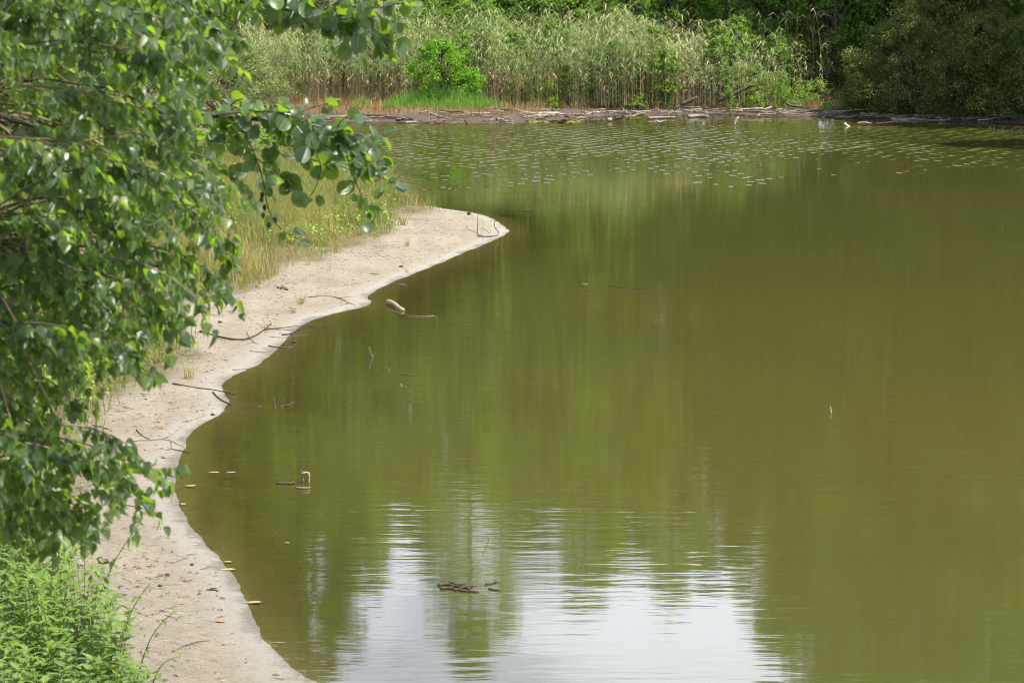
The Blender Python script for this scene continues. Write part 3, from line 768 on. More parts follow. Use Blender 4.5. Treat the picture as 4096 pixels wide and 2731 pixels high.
# leafy undergrowth at the foot of the reeds
n = 420; ux = gR.uniform(-.2, 10.6, n); uy = gR.uniform(83.6, 86.2, n); uz, _ = land(ux, uy)
k_ = wob(ux, uy, 1.3, 9) > -.35; ux, uy, uz = ux[k_], uy[k_], uz[k_]
V, T, t, _ = clump_leaves(np.stack([ux, uy, uz + gR.uniform(.05, .9, len(ux)) ** 1.3], 1), gR.uniform(.12, .26, len(ux)), 34, .075)
tag(link('undergrowth', mesh_from('undergrowth', V, T, M_SHRUB, t, smooth=False)), 'leafy green undergrowth at the foot of the middle and right reeds', 'undergrowth', kind='stuff')

# single tufts on the sand
gT = np.random.default_rng(77)
tuft_meshes = []
for k in range(3):
    n = 34; a = gT.uniform(0, 6.283, n); pts = np.stack([np.cos(a) * gT.uniform(0, .05, n), np.sin(a) * gT.uniform(0, .05, n), np.zeros(n)], 1)
    o = blades(pts, np.full(n, .21), .003, .9, M_GRASS, 'grass_tuft', gT.uniform(0, .6, n), None, None)
    tuft_meshes.append(o.data); bpy.data.objects.remove(o)
for (px, py, s, lb) in [(1611, 900, 1.5, 'largest grass tuft on the sand, near the tall bank grass of the spit'), (1439, 940, 1.0, 'thin grass tuft on the sand below the hanging alder leaves'),
                        (1627, 985, .8, 'small grass tuft on the middle of the sand spit'), (1629, 1090, .55, 'tiny grass tuft at the white rim of the sand'),
                        (1206, 1215, 1.0, 'spreading grass tuft on the sand left of the floating wood chunk'), (1174, 1252, .7, 'small flat tuft just below the spreading one, near the waterline'),
                        (640, 1445, 1.6, 'dark grass tuft at the edge of the grass beside the birch twigs'), (755, 1515, 1.1, 'sparse tuft on the sand near the long thin sticks'),
                        (500, 1530, 1.5, 'green tuft where the bank grass meets the sand below birch'), (1230, 1060, .9, 'tuft at the sand edge of the bank grass'), (1340, 1010, 1.0, 'tuft at the sand edge left of the thin tuft'), (1030, 1150, .8, 'low tuft on the sand beside the grass edge')]:
    p = on_ground(px, py); o = link('grass_tuft', random.choice(tuft_meshes)); o.location = p - np.array([0, 0, .01]); o.scale = (s, s, s); o.rotation_euler.z = gT.uniform(0, 6)
    tag(o, lb, 'grass tuft', 'grass tufts on the sand')

# ------------------------------------------------------------------ litter on the sand
gL = np.random.default_rng(12)
n = 110000
lx = gL.uniform(-7, 2.2, n); ly = 13 + 36 * gL.uniform(0, 1, n) ** 1.3
lz, ld = land(lx, ly)
gsd2 = np.where(inside(lx, ly, GRASS), 1, -1) * seg_dist(lx, ly, GRASS)
dens = np.clip(.5 + .5 * wob(lx, ly, 3.2, 10), .05, 1) * (.35 + .65 * sstep(-.8, .0, gsd2))
k_ = (ld > .12) & (gsd2 < .3) & (gL.uniform(0, 1, n) < dens * .75)
lx, ly, lz = lx[k_], ly[k_], lz[k_]; n = len(lx)
ln = gL.uniform(.01, .05, n) * np.where(gL.uniform(0, 1, n) < .1, 2.5, 1) * np.where(gL.uniform(0, 1, n) < .02, 3.5, 1); wd = gL.uniform(.002, .006, n)
a = gL.normal(.15, .7, n)
d = np.stack([np.cos(a), np.sin(a), gL.normal(0, .12, n)], 1); s = np.stack([-np.sin(a), np.cos(a), np.zeros(n)], 1)
c = np.stack([lx, ly, lz + .005], 1)
e0, e1 = c - d * ln[:, None] * .5, c + d * ln[:, None] * .5
V = np.stack([e0 - s * wd[:, None], e0 + s * wd[:, None], e1 + s * wd[:, None] * .6, e1 - s * wd[:, None] * .6, c + np.array([0, 0, 1]) * (wd * 1.2)[:, None]], 1).reshape(-1, 3)
T = (np.array([(0, 1, 4), (1, 2, 4), (2, 3, 4), (3, 0, 4)])[None] + (np.arange(n) * 5)[:, None, None]).reshape(-1, 3)
m, nt, N, L, out = newmat('sand_litter')
b = N.new('ShaderNodeBsdfPrincipled'); L.new(ramp(nt, attr(nt, 'tint').outputs['Fac'], [(0, (.022, .016, .012)), (.6, (.06, .045, .032)), (.85, (.11, .085, .06)), (1, (.34, .29, .23))]), b.inputs['Base Color'])
b.inputs['Roughness'].default_value = .9; L.new(b.outputs[0], out.inputs[0])
tag(link('sand_litter', mesh_from('sand_litter', V, T, m, np.repeat(gL.uniform(0, 1, n), 5), smooth=False)), 'fine dark plant litter and bits of bark strewn over the sand', 'litter', kind='stuff')

# ------------------------------------------------------------------ sticks
def wig(a, b, n=6, amp=.04, g=gL):
    a, b = np.array(a, float), np.array(b, float); Lh = np.linalg.norm(b - a)
    o = [a + (b - a) * t + np.append(g.normal(0, amp * Lh * .35, 2), g.normal(0, amp * Lh * .2)) * (0 < t < 1) for t in np.linspace(0, 1, n)]
    return o
def stick(name, path, r0, r1, mat, label, cat, group=None, forks=0, sides=6, g=gL):
    P = [np.array(q, float) for q in path]
    if len(P) == 2: P = [P[0], (P[0] + P[1]) / 2 + g.normal(0, .002, 3), P[1]]
    P = smooth_poly(P, 1)
    org = P[0].copy(); Q_ = [q - org for q in P]
    mb = MB(); mb.add(*tube(Q_, np.linspace(r0, r1, len(Q_)) * g.uniform(.88, 1.12, len(Q_)), sides))
    Lh = sum(np.linalg.norm(b - a) for a, b in zip(Q_[:-1], Q_[1:]))
    for f in range(forks):
        i = g.integers(max(1, len(Q_) // 3), len(Q_) - 1); dv = Q_[i] - Q_[i - 1]; dv /= np.linalg.norm(dv) + 1e-9
        sdv = np.array([-dv[1], dv[0], g.uniform(-.05, .25)]) * (1 if f % 2 else -1)
        e = Q_[i] + (dv * .8 + sdv * .7) * Lh * g.uniform(.15, .35); e[2] = max(e[2], Q_[i][2] - .004)
        mb.add(*tube([Q_[i], (Q_[i] + e) / 2 + g.normal(0, .01 * Lh, 3) * [1, 1, .2], e], [r1 * 1.1 + (r0 - r1) * .2, r1 * .8, r1 * .4], 5))
    o = link(name, mb.mesh(name, mat)); o.location = org
    return tag(o, label, cat, group)
def gpath(pts, lift=.006):
    return [on_ground(x, y) + np.array([0, 0, lift]) for x, y in pts]
# sticks on the sand
SS = [
 ([(800,1325),(870,1350),(960,1364),(1010,1352),(1045,1330),(1085,1297)], .014, .007, M_DARKTWIG, 'long curved dark branch lying on the sand', 1, .02),
 ([(1128,1342),(1165,1338),(1196,1316)], .010, .006, M_DARKTWIG, 'short dark bent stick at the tangle by the waterline', 1, .02),
 ([(1075,1385),(1120,1392),(1172,1389)], .009, .005, M_WETWOOD, 'straight brown stick reaching from sand into the water', 0, .01),
 ([(1235,1190),(1290,1186),(1340,1188),(1392,1212),(1420,1222)], .006, .003, M_DARKTWIG, 'thin forked twig on the sand left of the floating wood chunk', 3, .015),
 ([(690,1535),(780,1552),(860,1560),(942,1578)], .008, .004, M_DARKTWIG, 'long thin dark stick pointing at the water below the curved branch', 1, .01),
 ([(852,1571),(880,1600),(926,1621)], .010, .005, M_DARKTWIG, 'dark bent stick at the waterline of the small cove', 0, .015),
 ([(512,1798),(516,1775),(536,1764),(600,1762),(668,1757),(735,1790)], .007, .003, M_TWIG, 'pale hooked twig on the sand beside the cove', 2, .015),
 ([(545,1720),(575,1750),(600,1758)], .005, .003, M_DARKTWIG, 'small dark twig crossing the pale hooked twig', 0, .012),
 ([(690,1798),(730,1805),(762,1812)], .005, .003, M_DARKTWIG, 'short dark twig pointing into the water near the pale hooked twig', 0, .01),
 ([(690,2607),(754,2575),(800,2566),(842,2563)], .006, .003, M_TWIG, 'thin forked grey twig on the sand at the bottom', 1, .012),
 ([(600,1890),(680,1905),(735,1912)], .004, .002, M_DARKTWIG, 'straight thin twig on the sand right of the birch spray', 0, .008),
 ([(470,2015),(530,2025),(575,2035)], .004, .002, M_DARKTWIG, 'thin twig on the sand under the tip of the birch spray', 0, .008),
 ([(372,1700),(430,1715),(445,1724)], .006, .004, M_DARKTWIG, 'short dark stick at the grass edge under the birch', 0, .01),
 ([(1085,1350),(1150,1352),(1230,1338)], .004, .002, M_TWIG, 'pale thin twig in the tangle by the waterline', 2, .012),
 ([(1040,1310),(1120,1318),(1200,1330)], .004, .002, M_TWIG, 'thin grey twig above the tangle by the waterline', 2, .012),
 ([(985,1330),(1010,1368),(1035,1378)], .004, .002, M_DARKTWIG, 'little side twig under the curved dark branch', 1, .012),
 ([(1000,1405),(1060,1412),(1100,1400)], .004, .002, M_TWIG, 'pale twig parallel to the waterline below the tangle', 1, .01),
 ([(930,1480),(985,1478),(1040,1470)], .004, .002, M_DARKTWIG, 'fine dark twig on the rim of sand above the small cove', 1, .008),
 ([(630,1345),(650,1372),(680,1392)], .007, .004, M_PALETWIG, 'short pale stick at the edge of the bank grass', 0, .02),
 ([(1590,1135),(1625,1140)], .008, .006, M_TWIG, 'stubby grey stick on the white sand rim of the spit', 0, .008),
 ([(1480,1096),(1520,1098)], .006, .004, M_DARKTWIG, 'short dark stick on the sand above the white rim', 0, .008),
]
for (pts, r0, r1, mt, lb, fk, lf) in SS:
    stick('stick', gpath(pts, lf * .5), r0, r1, mt, lb, 'stick', 'sticks on the sand', fk)
# dead twig standing near the tip of the spit
b0 = on_ground(1925, 948); D0 = b0[1]
e = empty('dead_twig', b0); tag(e, 'dead branched twig with one upright shoot near the tip of the sand spit', 'twig')
def local(pts, org, d): return [at_depth(x, y, d) - org for x, y in pts]
def part_tube(nm, pts, r, mt, par, sides=5):
    mb = MB(); P = smooth_poly(pts, 1) if len(pts) > 2 else pts
    mb.add(*tube(P, np.linspace(r[0], r[1], len(P)), sides)); return link(nm, mb.mesh(nm, mt), par)
part_tube('main_stem', [np.array([-.06, 0, .02]), np.array([.12, .03, .0]), np.array([.32, .1, .03])] + local([(1975, 905), (1982, 880)], b0, D0 + .1), (.016, .005), M_TWIG, e)
part_tube('upright_shoot', local([(1908, 942), (1911, 905), (1912, 860), (1917, 828)], b0, D0), (.009, .004), M_TWIG, e)
part_tube('side_shoot', local([(1940, 948), (1900, 930), (1868, 915), (1868, 895)], b0, D0 - .05), (.006, .003), M_TWIG, e)
part_tube('side_shoot', local([(1958, 935), (1940, 915), (1925, 915)], b0, D0 + .05), (.005, .003), M_TWIG, e)

# twigs standing in or floating on the water
WT = [
 ([(1477,1388),(1482,1408),(1491,1426)], .010, 'thick peeled twig forming a Y with another above the water', M_PEELED, 0, True),
 ([(1504,1406),(1499,1417),(1491,1427)], .006, 'thin right arm of the Y shaped twig in the water', M_TWIG, 0, True),
 ([(1407,1408),(1410,1424)], .005, 'short upright twig left of the Y shaped twig', M_TWIG, 0, True),
 ([(1417,1416),(1416,1428),(1424,1440)], .005, 'bent thin twig left of the Y shaped twig', M_TWIG, 0, True),
 ([(1465,1412),(1466,1424)], .005, 'tiny dark stub just left of the Y shaped twig', M_DARKTWIG, 0, True),
 ([(1541,1418),(1535,1432),(1530,1436)], .005, 'thin twig right of the Y shaped twig', M_TWIG, 0, True),
 ([(1538,1463),(1550,1474),(1560,1480)], .004, 'fine leaning twig below the Y shaped twig', M_TWIG, 0, True),
 ([(1627,1478),(1628,1502)], .006, 'upright stub with a crook, right of the Y shaped twig', M_TWIG, 1, True),
 ([(1600,1496),(1620,1499),(1640,1502),(1664,1500)], .006, 'dark twig floating flat around the crooked stub', M_DARKTWIG, 1, False),
 ([(1602,1535),(1610,1545),(1626,1547)], .006, 'small pale forked twig floating below the crooked stub', M_PEELED, 1, False),
 ([(1143,1443),(1149,1466),(1155,1480)], .005, 'dark thin twig upright near the sand below the tangle', M_DARKTWIG, 0, True),
 ([(1094,1588),(1099,1612),(1102,1626)], .006, 'bent upright twig over the floating wood in the small cove', M_TWIG, 0, True),
 ([(1004,1624),(1030,1625),(1062,1622)], .008, 'brown stick floating at the left of the bent upright twig', M_WETWOOD, 1, False),
 ([(1116,1624),(1145,1622),(1176,1608)], .009, 'pale stick with a raised end floating right of the bent upright twig', M_TWIG, 1, False),
 ([(1722,1258),(1740,1262),(1753,1279),(1742,1299)], .004, 'thin arched twig over the water right of the wood chunk', M_TWIG, 0, True),
 ([(1776,1308),(1806,1298),(1836,1288),(1864,1292),(1888,1308)], .004, 'low thin arching twig farther right of the wood chunk', M_TWIG, 1, True),
 ([(1578,1652),(1586,1665)], .006, 'lone dark stub leaning in the open green water', M_DARKTWIG, 0, True),
 ([(1936,2075),(1932,2100),(1950,2130),(1955,2150)], .004, 'thin curved twig upright in the middle of the pond', M_TWIG, 0, True),
 ([(1345,2130),(1348,2105),(1330,2100)], .003, 'fine hooked stem over the water right of the shore', M_TWIG, 0, True),
 ([(1118,2102),(1112,2125),(1070,2155)], .004, 'pale bent stem over the water near the left shore', M_TWIG, 0, True),
 ([(3322,1625),(3325,1645)], .008, 'small white stub standing alone at the right of the pond', M_BRIGHTSTICK, 0, True),
 ([(2330,1134),(2350,1136)], .006, 'short pale stick floating in the middle distance', M_BRIGHTSTICK, 0, False),
 ([(2430,1145),(2500,1152),(2590,1158)], .005, 'long thin dark twig afloat in the middle distance', M_DARKTWIG, 2, False),
 ([(2095,845),(2135,850)], .012, 'dark twig floating right of the tip of the spit', M_DARKTWIG, 0, False),
 ([(1235,1306),(1283,1310),(1290,1300)], .006, 'small dark cross of twigs afloat beside the tangle', M_DARKTWIG, 1, False),
]
for (pts, r, lb, mt, fk, up) in WT:
    if up:
        low = max(q[1] for q in pts); d0 = at_z(pts[0][0], low + 4)[1]
        P = [at_depth(x, y, d0) for x, y in pts]; P = sorted(P, key=lambda q: q[2]) if len(P) == 2 else (P[::-1] if P[0][2] > P[-1][2] else P)
        P = [P[0] + np.array([0, 0, -.12])] + P
    else:
        P = [at_z(x, y, .004) for x, y in pts]
    stick('twig', P, r * .75, r * .4, M_WETWOOD if mt is M_TWIG and fk else mt, lb, 'twig', 'twigs in the water', fk)
# bent branch in the cove (two legs)
d0 = at_z(1235, 1928)[1]
stick('bent_twig', [at_depth(1236, 1940, d0), at_depth(1236, 1924, d0), at_depth(1237, 1892, d0), at_depth(1225, 1888, d0), at_depth(1206, 1894, d0 - .02)], .011, .007, M_PEELED, 'angular bent twig standing in the shallow water near the left shore', 'twig', None, 2)
stick('bent_twig', [at_depth(1211, 1930, d0), at_depth(1212, 1905, d0), at_depth(1208, 1885, d0), at_depth(1203, 1880, d0)], .009, .005, M_TWIG, 'short leg of twig beside the angular bent twig', 'twig', None, 0)
stick('floating_stick', [at_z(1105, 1931, .005), at_z(1150, 1933, .006), at_z(1180, 1929, .012)], .012, .009, M_WETWOOD, 'dark waterlogged stick left below the angular bent twig', 'stick', None, 1)
stick('floating_stick', [at_z(1185, 1950, .005), at_z(1215, 1952, .008), at_z(1240, 1950, .005)], .012, .008, M_TWIG, 'pale waterlogged stick right below the angular bent twig', 'stick', None, 0)
# raft of sticks in the lower middle
RF = [([(1752,2338),(1790,2335),(1830,2345),(1880,2350)], .014, 'thickest brown stick of the raft in the lower middle'), ([(1760,2352),(1800,2350),(1850,2362),(1915,2364)], .010, 'lower brown stick of the raft in the lower middle'),
      ([(1800,2328),(1840,2340),(1890,2346)], .008, 'upper thin stick of the raft in the lower middle'), ([(1820,2360),(1860,2345),(1885,2340)], .007, 'short crossing stick of the raft in the lower middle'),
      ([(1940,2335),(1975,2330),(1985,2320)], .006, 'thin raised twig right of the raft of sticks'), ([(1955,2352),(2005,2360)], .006, 'short floating twig right below the raft of sticks')]
for (pts, r, lb) in RF:
    stick('floating_stick', [at_z(x, y, .006) for x, y in pts], r, r * .5, M_WETWOOD if r > .009 else M_DARKTWIG, lb, 'stick', 'sticks floating in the lower middle', 2)
# peeled wood chunk
a, b = at_z(1557, 1207, .03), at_z(1610, 1240, .012)
stick('wood_chunk', [a - (b - a) * .05 + np.array([0, 0, -.008]), a, a * .6 + b * .4 + np.array([.004, 0, .012]), a * .3 + b * .7, b, b + (b - a) * .03 + np.array([0, 0, -.01])], .033, .028, M_PEELED, 'stout peeled wood chunk floating beside the sand', 'wood chunk', None, 0, 12)
# submerged dark stick
stick('submerged_stick', [at_z(1622, 1262, .0), at_z(1680, 1267, .004), at_z(1738, 1264, .0)], .012, .008, M_WETWOOD, 'dark waterlogged stick lying flat right of the wood chunk', 'stick')

# ------------------------------------------------------------------ leaves on sand and water
dry = mesh_from('fallen_leaf', ALDER_LEAF[0] * np.array([1, 1, .8]), ALDER_LEAF[1], M_DRYLEAF, uv=ALDER_LEAF[2])
yel = mesh_from('floating_leaf', LANCE_LEAF[0] * np.array([1.3, 1, .12]), LANCE_LEAF[1], M_YELLOWLEAF, uv=LANCE_LEAF[2])
for (px, py, s, mt, lb) in [(640, 1709, .11, dry, 'curled brown leaf on the sand beside the cove'), (735, 2015, .05, dry, 'small orange leaf at the waterline beside the birch tip'), (568, 2050, .06, dry, 'dark curled leaf on the sand right of the lowest birch leaves'),
        (880, 2360, .06, dry, 'orange brown leaf on the lower sand'), (855, 2487, .06, dry, 'dark brown leaf right on the bottom sand'), (870, 2640, .05, dry, 'tiny orange leaf on the bottom sand near the water'),
        (765, 2325, .05, dry, 'light brown leaf in the middle of the lower sand'), (640, 1832, .05, dry, 'small rust leaf on the sand below the pale hooked twig'), (690, 1560, .05, dry, 'brown leaf beside the long thin dark stick'), (560, 1577, .05, dry, 'orange leaf at the grass edge on the sand'),
        (500, 2190, .05, dry, 'tan leaf on the sand above the arching weed')]:
    p = on_ground(px, py); o = link('fallen_leaf', mt); o.location = p + np.array([0, 0, .008]); o.scale = (s, s, s); o.rotation_euler = (random.uniform(-.2, .2), random.uniform(-.3, .3), random.uniform(0, 6))
    tag(o, lb, 'leaf', 'dry leaves on the sand')
for (px, py, s, rz, lb) in [(880, 1888, .10, 1.4, 'yellow leaf afloat at the left end of a thin twig near shore'), (945, 1887, .09, 1.7, 'yellow leaf afloat at the right end of a thin twig near shore'), (788, 1941, .11, 1.5, 'pale yellow leaf floating nearest the sand'), (795, 2178, .10, 1.3, 'yellow leaf at the waterline below the pale one'),
                        (945, 2275, .12, 1.6, 'long yellow leaf floating below the middle of the shore'), (1050, 2405, .13, 1.7, 'yellow and brown leaf floating at the lower shore'), (930, 2245, .08, 1.5, 'small pale leaf just above the long yellow leaf'), (1160, 2170, .05, 1.2, 'small yellow leaf on the dark water'), (780, 2145, .06, 1.1, 'brown leaf at the waterline')]:
    p = at_z(px, py, .007); o = link('floating_leaf', yel); o.location = p; o.scale = (s, s, s); o.rotation_euler.z = rz
    tag(o, lb, 'leaf', 'leaves on the water')
stick('floating_twig', [at_z(885, 1886, .006), at_z(915, 1883, .008), at_z(945, 1884, .006)], .004, .003, M_DARKTWIG, 'thin dark twig between two floating yellow leaves', 'twig')

# clods, cone
def lump(name, r, mat, g, squash=.7):
    V, T = [], []; nu, nv = 8, 5
    for i in range(nv + 1):
        ph = math.pi * i / nv
        for j in range(nu):
            th = 6.283 * j / nu; k = g.uniform(.72, 1.2)
            V.append((r * k * math.sin(ph) * math.cos(th), r * k * math.sin(ph) * math.sin(th), r * k * squash * math.cos(ph)))
    for i in range(nv):
        for j in range(nu):
            a, b = i * nu + j, i * nu + (j + 1) % nu
            T += [(a, a + nu, b + nu), (a, b + nu, b)]
    return mesh_from(name, V, T, mat)
clods = [lump('clod', .03, M_CLOD, gT) for _ in range(3)]
for (px, py, s, lb) in [(416, 2250, 1.5, 'largest black clod on the sand right of the weeds'), (402, 2236, .9, 'small black clod touching the largest one'), (1130, 1154, 1.6, 'dark clod on the sand beside the grass edge'), (1146, 1158, 1.3, 'second dark clod beside the grass edge'),
                        (1112, 1152, 1.0, 'small dark bit left of two clods at the grass edge'), (768, 2260, .55, 'black pebble on the lower sand near the water'), (850, 1660, .8, 'dark round bit on the sand at the small cove'), (530, 1826, .8, 'dark clod on the sand below the pale hooked twig'),
                        (880, 1300, 1.0, 'dark clod left above the curved branch'), (1605, 1068, 1.2, 'dark lump at the white rim of the spit'), (360, 1735, 1.0, 'dark clod at the grass edge under birch'), (670, 2300, .6, 'dark lump in the middle of the lower sand'), (640, 2345, .55, 'dark lump below the middle of the lower sand'), (1180, 1368, 1.0, 'black clump at the end of the bent stick')]:
    p = on_ground(px, py); o = link('clod', random.choice(clods)); o.location = p + np.array([0, 0, .008]); o.scale = (s, s * .8, s * .7); o.rotation_euler.z = random.uniform(0, 6)
    tag(o, lb, 'clod', 'clods on the sand')
p = on_ground(1876, 860); o = link('pine_cone', lump('pine_cone', .035, M_CLOD, gT, 1.0)); o.location = p + np.array([0, 0, .03]); tag(o, 'round dark cone on the back edge of the sand spit', 'cone')

# ------------------------------------------------------------------ driftwood along the far shore
gD = np.random.default_rng(88)
drift = []
for k in range(12):
    Lh = 1.0; mb = MB(); P = wig((-.5, 0, 0), (.5, 0, 0), 6, .05, gD); r = gD.uniform(.016, .03)
    mb.add(*tube(P, np.linspace(r, r * .5, 6) * gD.uniform(.85, 1.15, 6), 6))
    for f in range(gD.integers(0, 3)):
        i = gD.integers(2, 5); e = P[i] + np.array([gD.uniform(.05, .22), gD.uniform(-.16, .16), gD.uniform(.0, .12)])
        mb.add(*tube([P[i], (P[i] + e) / 2 + gD.normal(0, .015, 3), e], [r * .5, r * .4, r * .2], 4))
    drift.append([mb.mesh('driftwood_stick', mt) for mt in (M_DRIFT, M_WETWOOD)])
k = 0
while k < 250:
    px = gD.uniform(1180, 4110)
    u = gD.uniform()
    if px < 1780 and gD.uniform() < .45: continue
    wl_y = np.interp(px, [x * K for x, y in FS], [y * K for x, y in FS])
    pile = 1.7 if 1750 < px < 2350 else 1.0
    py = wl_y - 1 - (24 * pile) * u ** 1.1 if px < 2400 else wl_y - 2 - 24 * u ** 1.2
    p = on_ground(px, py)
    lo = gD.uniform(.25, .8) if gD.uniform() < .75 else gD.uniform(.8, 1.9)
    o = link('driftwood_stick', drift[gD.integers(12)][0 if gD.uniform() < .72 else 1]); o.location = p + np.array([0, 0, .02 + .10 * gD.uniform() ** 2 * pile])
    th = gD.uniform(.7, 1.35)
    o.scale = (lo, max(.5, th), th); o.rotation_euler = (gD.uniform(0, 6), gD.normal(0, .06), gD.normal(0, .6) + (math.pi if gD.uniform() < .5 else 0))
    reg = ('left far shore below the bright bush' if px < 2380 else 'middle far shore below the reeds' if px < 3300 else 'right far shore under the dark bushes')
    tag(o, 'driftwood stick in the tangle, ' + reg, 'stick', 'driftwood sticks, ' + reg)
    k += 1
def far_log(pts, r, mat, lb, depth=None, forks=0, name='log'):
    P = [on_ground(x, y) + np.array([0, 0, r * .7]) for x, y in pts] if depth is None else [at_depth(x, y, depth) for x, y in pts]
    return stick(name, P, r, r * .7, mat, lb, 'log', None, forks, 8, gD)
far_log([(2872, 403), (2925, 381), (2965, 362), (3003, 343)], .07, M_WETWOOD, 'long dark log leaning up to the right in front of the reeds', 82.6, 1)
far_log([(2727, 418), (2758, 404), (2790, 390)], .085, M_WETWOOD, 'short thick dark log leaning beside the long leaning log', 82.9, 1)
far_log([(2756, 421), (2795, 419), (2832, 412)], .06, M_DRIFT, 'grey log lying at the foot of the two leaning logs', None)
far_log([(2594, 412), (2645, 410), (2702, 409)], .055, M_DRIFT, 'pale log lying in the brown grass left of the leaning logs', None)
far_log([(3143, 413), (3165, 424), (3212, 428)], .05, M_WETWOOD, 'dark curved branch with a raised end right of the leaning logs', 81.4, 2)
far_log([(3962, 456), (4030, 460), (4110, 466)], .10, M_DRIFT, 'thick log on the mud at the right edge of the far shore', None)
far_log([(2061, 444), (2120, 446), (2180, 447), (2236, 454)], .06, M_DRIFT, 'long bleached log on top of the driftwood pile', None, 1)
far_log([(2095, 476), (2145, 470), (2190, 462)], .05, M_DRIFT, 'bleached branch slanting across the front of the driftwood pile', None, 1)
far_log([(1940, 437), (1990, 438), (2040, 446)], .045, M_DRIFT, 'pale stick at the upper left of the driftwood pile', None, 1)
far_log([(1790, 450), (1830, 446), (1862, 442)], .05, M_WETWOOD, 'dark log at the left end of the driftwood pile', None, 1)
far_log([(1280, 473), (1330, 474), (1400, 478), (1470, 480), (1560, 479)], .05, M_DRIFT, 'long pale log along the waterline below the left reeds', None, 1)
far_log([(1590, 476), (1615, 482), (1650, 484)], .06, M_WETWOOD, 'dark forked stump end at the waterline below the bright bush', None, 2)
far_log([(1620, 466), (1665, 470)], .04, M_DRIFT, 'short pale stick above the forked stump end', None)
far_log([(1870, 494), (1858, 480)], .035, M_WETWOOD, 'dark stub poking out of the water before the driftwood pile', 76.9)
far_log([(2000, 494), (2006, 482)], .03, M_WETWOOD, 'second dark stub in the water before the driftwood pile', 76.9)
far_log([(2938, 500), (2942, 484), (2954, 468)], .035, M_BRIGHTSTICK, 'white curved stick standing out of the far water', 76.2, 0, 'stick')
far_log([(3376, 495), (3402, 512)], .05, M_BRIGHTSTICK, 'thick white stick slanting out of the far water', 75.6, 0, 'stick')
far_log([(2625, 482), (2640, 490), (2655, 483), (2664, 481)], .018, M_BRIGHTSTICK, 'thin pale arched twig in the far water', 76.8, 0, 'twig')
far_log([(3505, 495), (3560, 490), (3600, 480), (3640, 488)], .025, M_DRIFT, 'branched pale twig in the water before the dark bushes', 76.4, 3, 'branch')
far_log([(3430, 492), (3460, 489), (3485, 494)], .02, M_DRIFT, 'low arched twig left of the branched pale twig', 76.4, 0, 'twig')
far_log([(3690, 488), (3695, 478)], .02, M_DARKTWIG, 'small dark stub in the water under the dark bushes', 76.4, 0, 'stub')
p = at_z(2438, 484, .02); o = link('stump', lump('stump', .085, M_DRIFT, gD, .8)); o.location = p + np.array([0, 0, .03]); tag(o, 'small tan stump end poking out of the water by the driftwood pile', 'stump')
far_log([(2460, 474), (2480, 472), (2492, 470), (2494, 458)], .06, M_WETWOOD, 'black angular root end right of the tan stump', 78.2, 1, 'root')

# ------------------------------------------------------------------ water lilies
def lily(px, py, lb):
    p = at_z(px, py, .02); e = empty('water_lily', p); tag(e, lb, 'flower', 'water lilies')
    pm = leaf_template([(0, .05), (.3, .22), (.6, .26), (.85, .16), (1, 0)], .5, -.25, 0)
    me = mesh_from('petal', pm[0] * .11, pm[1], M_PINK, uv=pm[2])
    for ring, (cnt, tilt) in enumerate(((8, .5), (7, .95), (5, 1.3))):
        for q in range(cnt):
            o = link('petal', me, e); o.rotation_euler = (tilt, 0, 6.283 * q / cnt + ring * .4); s = 1 - .12 * ring; o.scale = (s, s, s)
    link('stamens', lump('stamens', .02, M_YELLOW, gD, 1.2), e).location = (0, 0, .04)
lily(1742, 491, 'left pink water lily flower near the driftwood'); lily(1776, 489, 'right pink water lily flower near the driftwood')
def pad_mesh():
    V = [(0, 0, 0)]; n = 14
    for k in range(n):
        a = .2 + (6.283 - .4) * k / (n - 1); V.append((math.cos(a), math.sin(a), gD.uniform(-.02, .08)))
    return mesh_from('lily_pad', V, [(0, k, k + 1) for k in range(1, n)], M_PAD)
pads = [pad_mesh() for _ in range(3)]
for k in range(34):
    px = gD.uniform(2110, 2340) if k > 5 else gD.uniform(1720, 1830); py = 484 + gD.uniform(-6, 9)
    p = at_z(px, py, .012 + .002 * k / 8); o = link('lily_pad', random.choice(pads)); o.location = p; s = gD.uniform(.07, .13); o.scale = (s, s, s); o.rotation_euler = (gD.normal(0, .12), gD.normal(0, .12), gD.uniform(0, 6))
    reg = 'floating beside the two pink flowers' if k <= 5 else 'floating in front of the driftwood pile'
    tag(o, 'small green and rust lily pad ' + reg, 'lily pad', 'lily pads ' + reg)

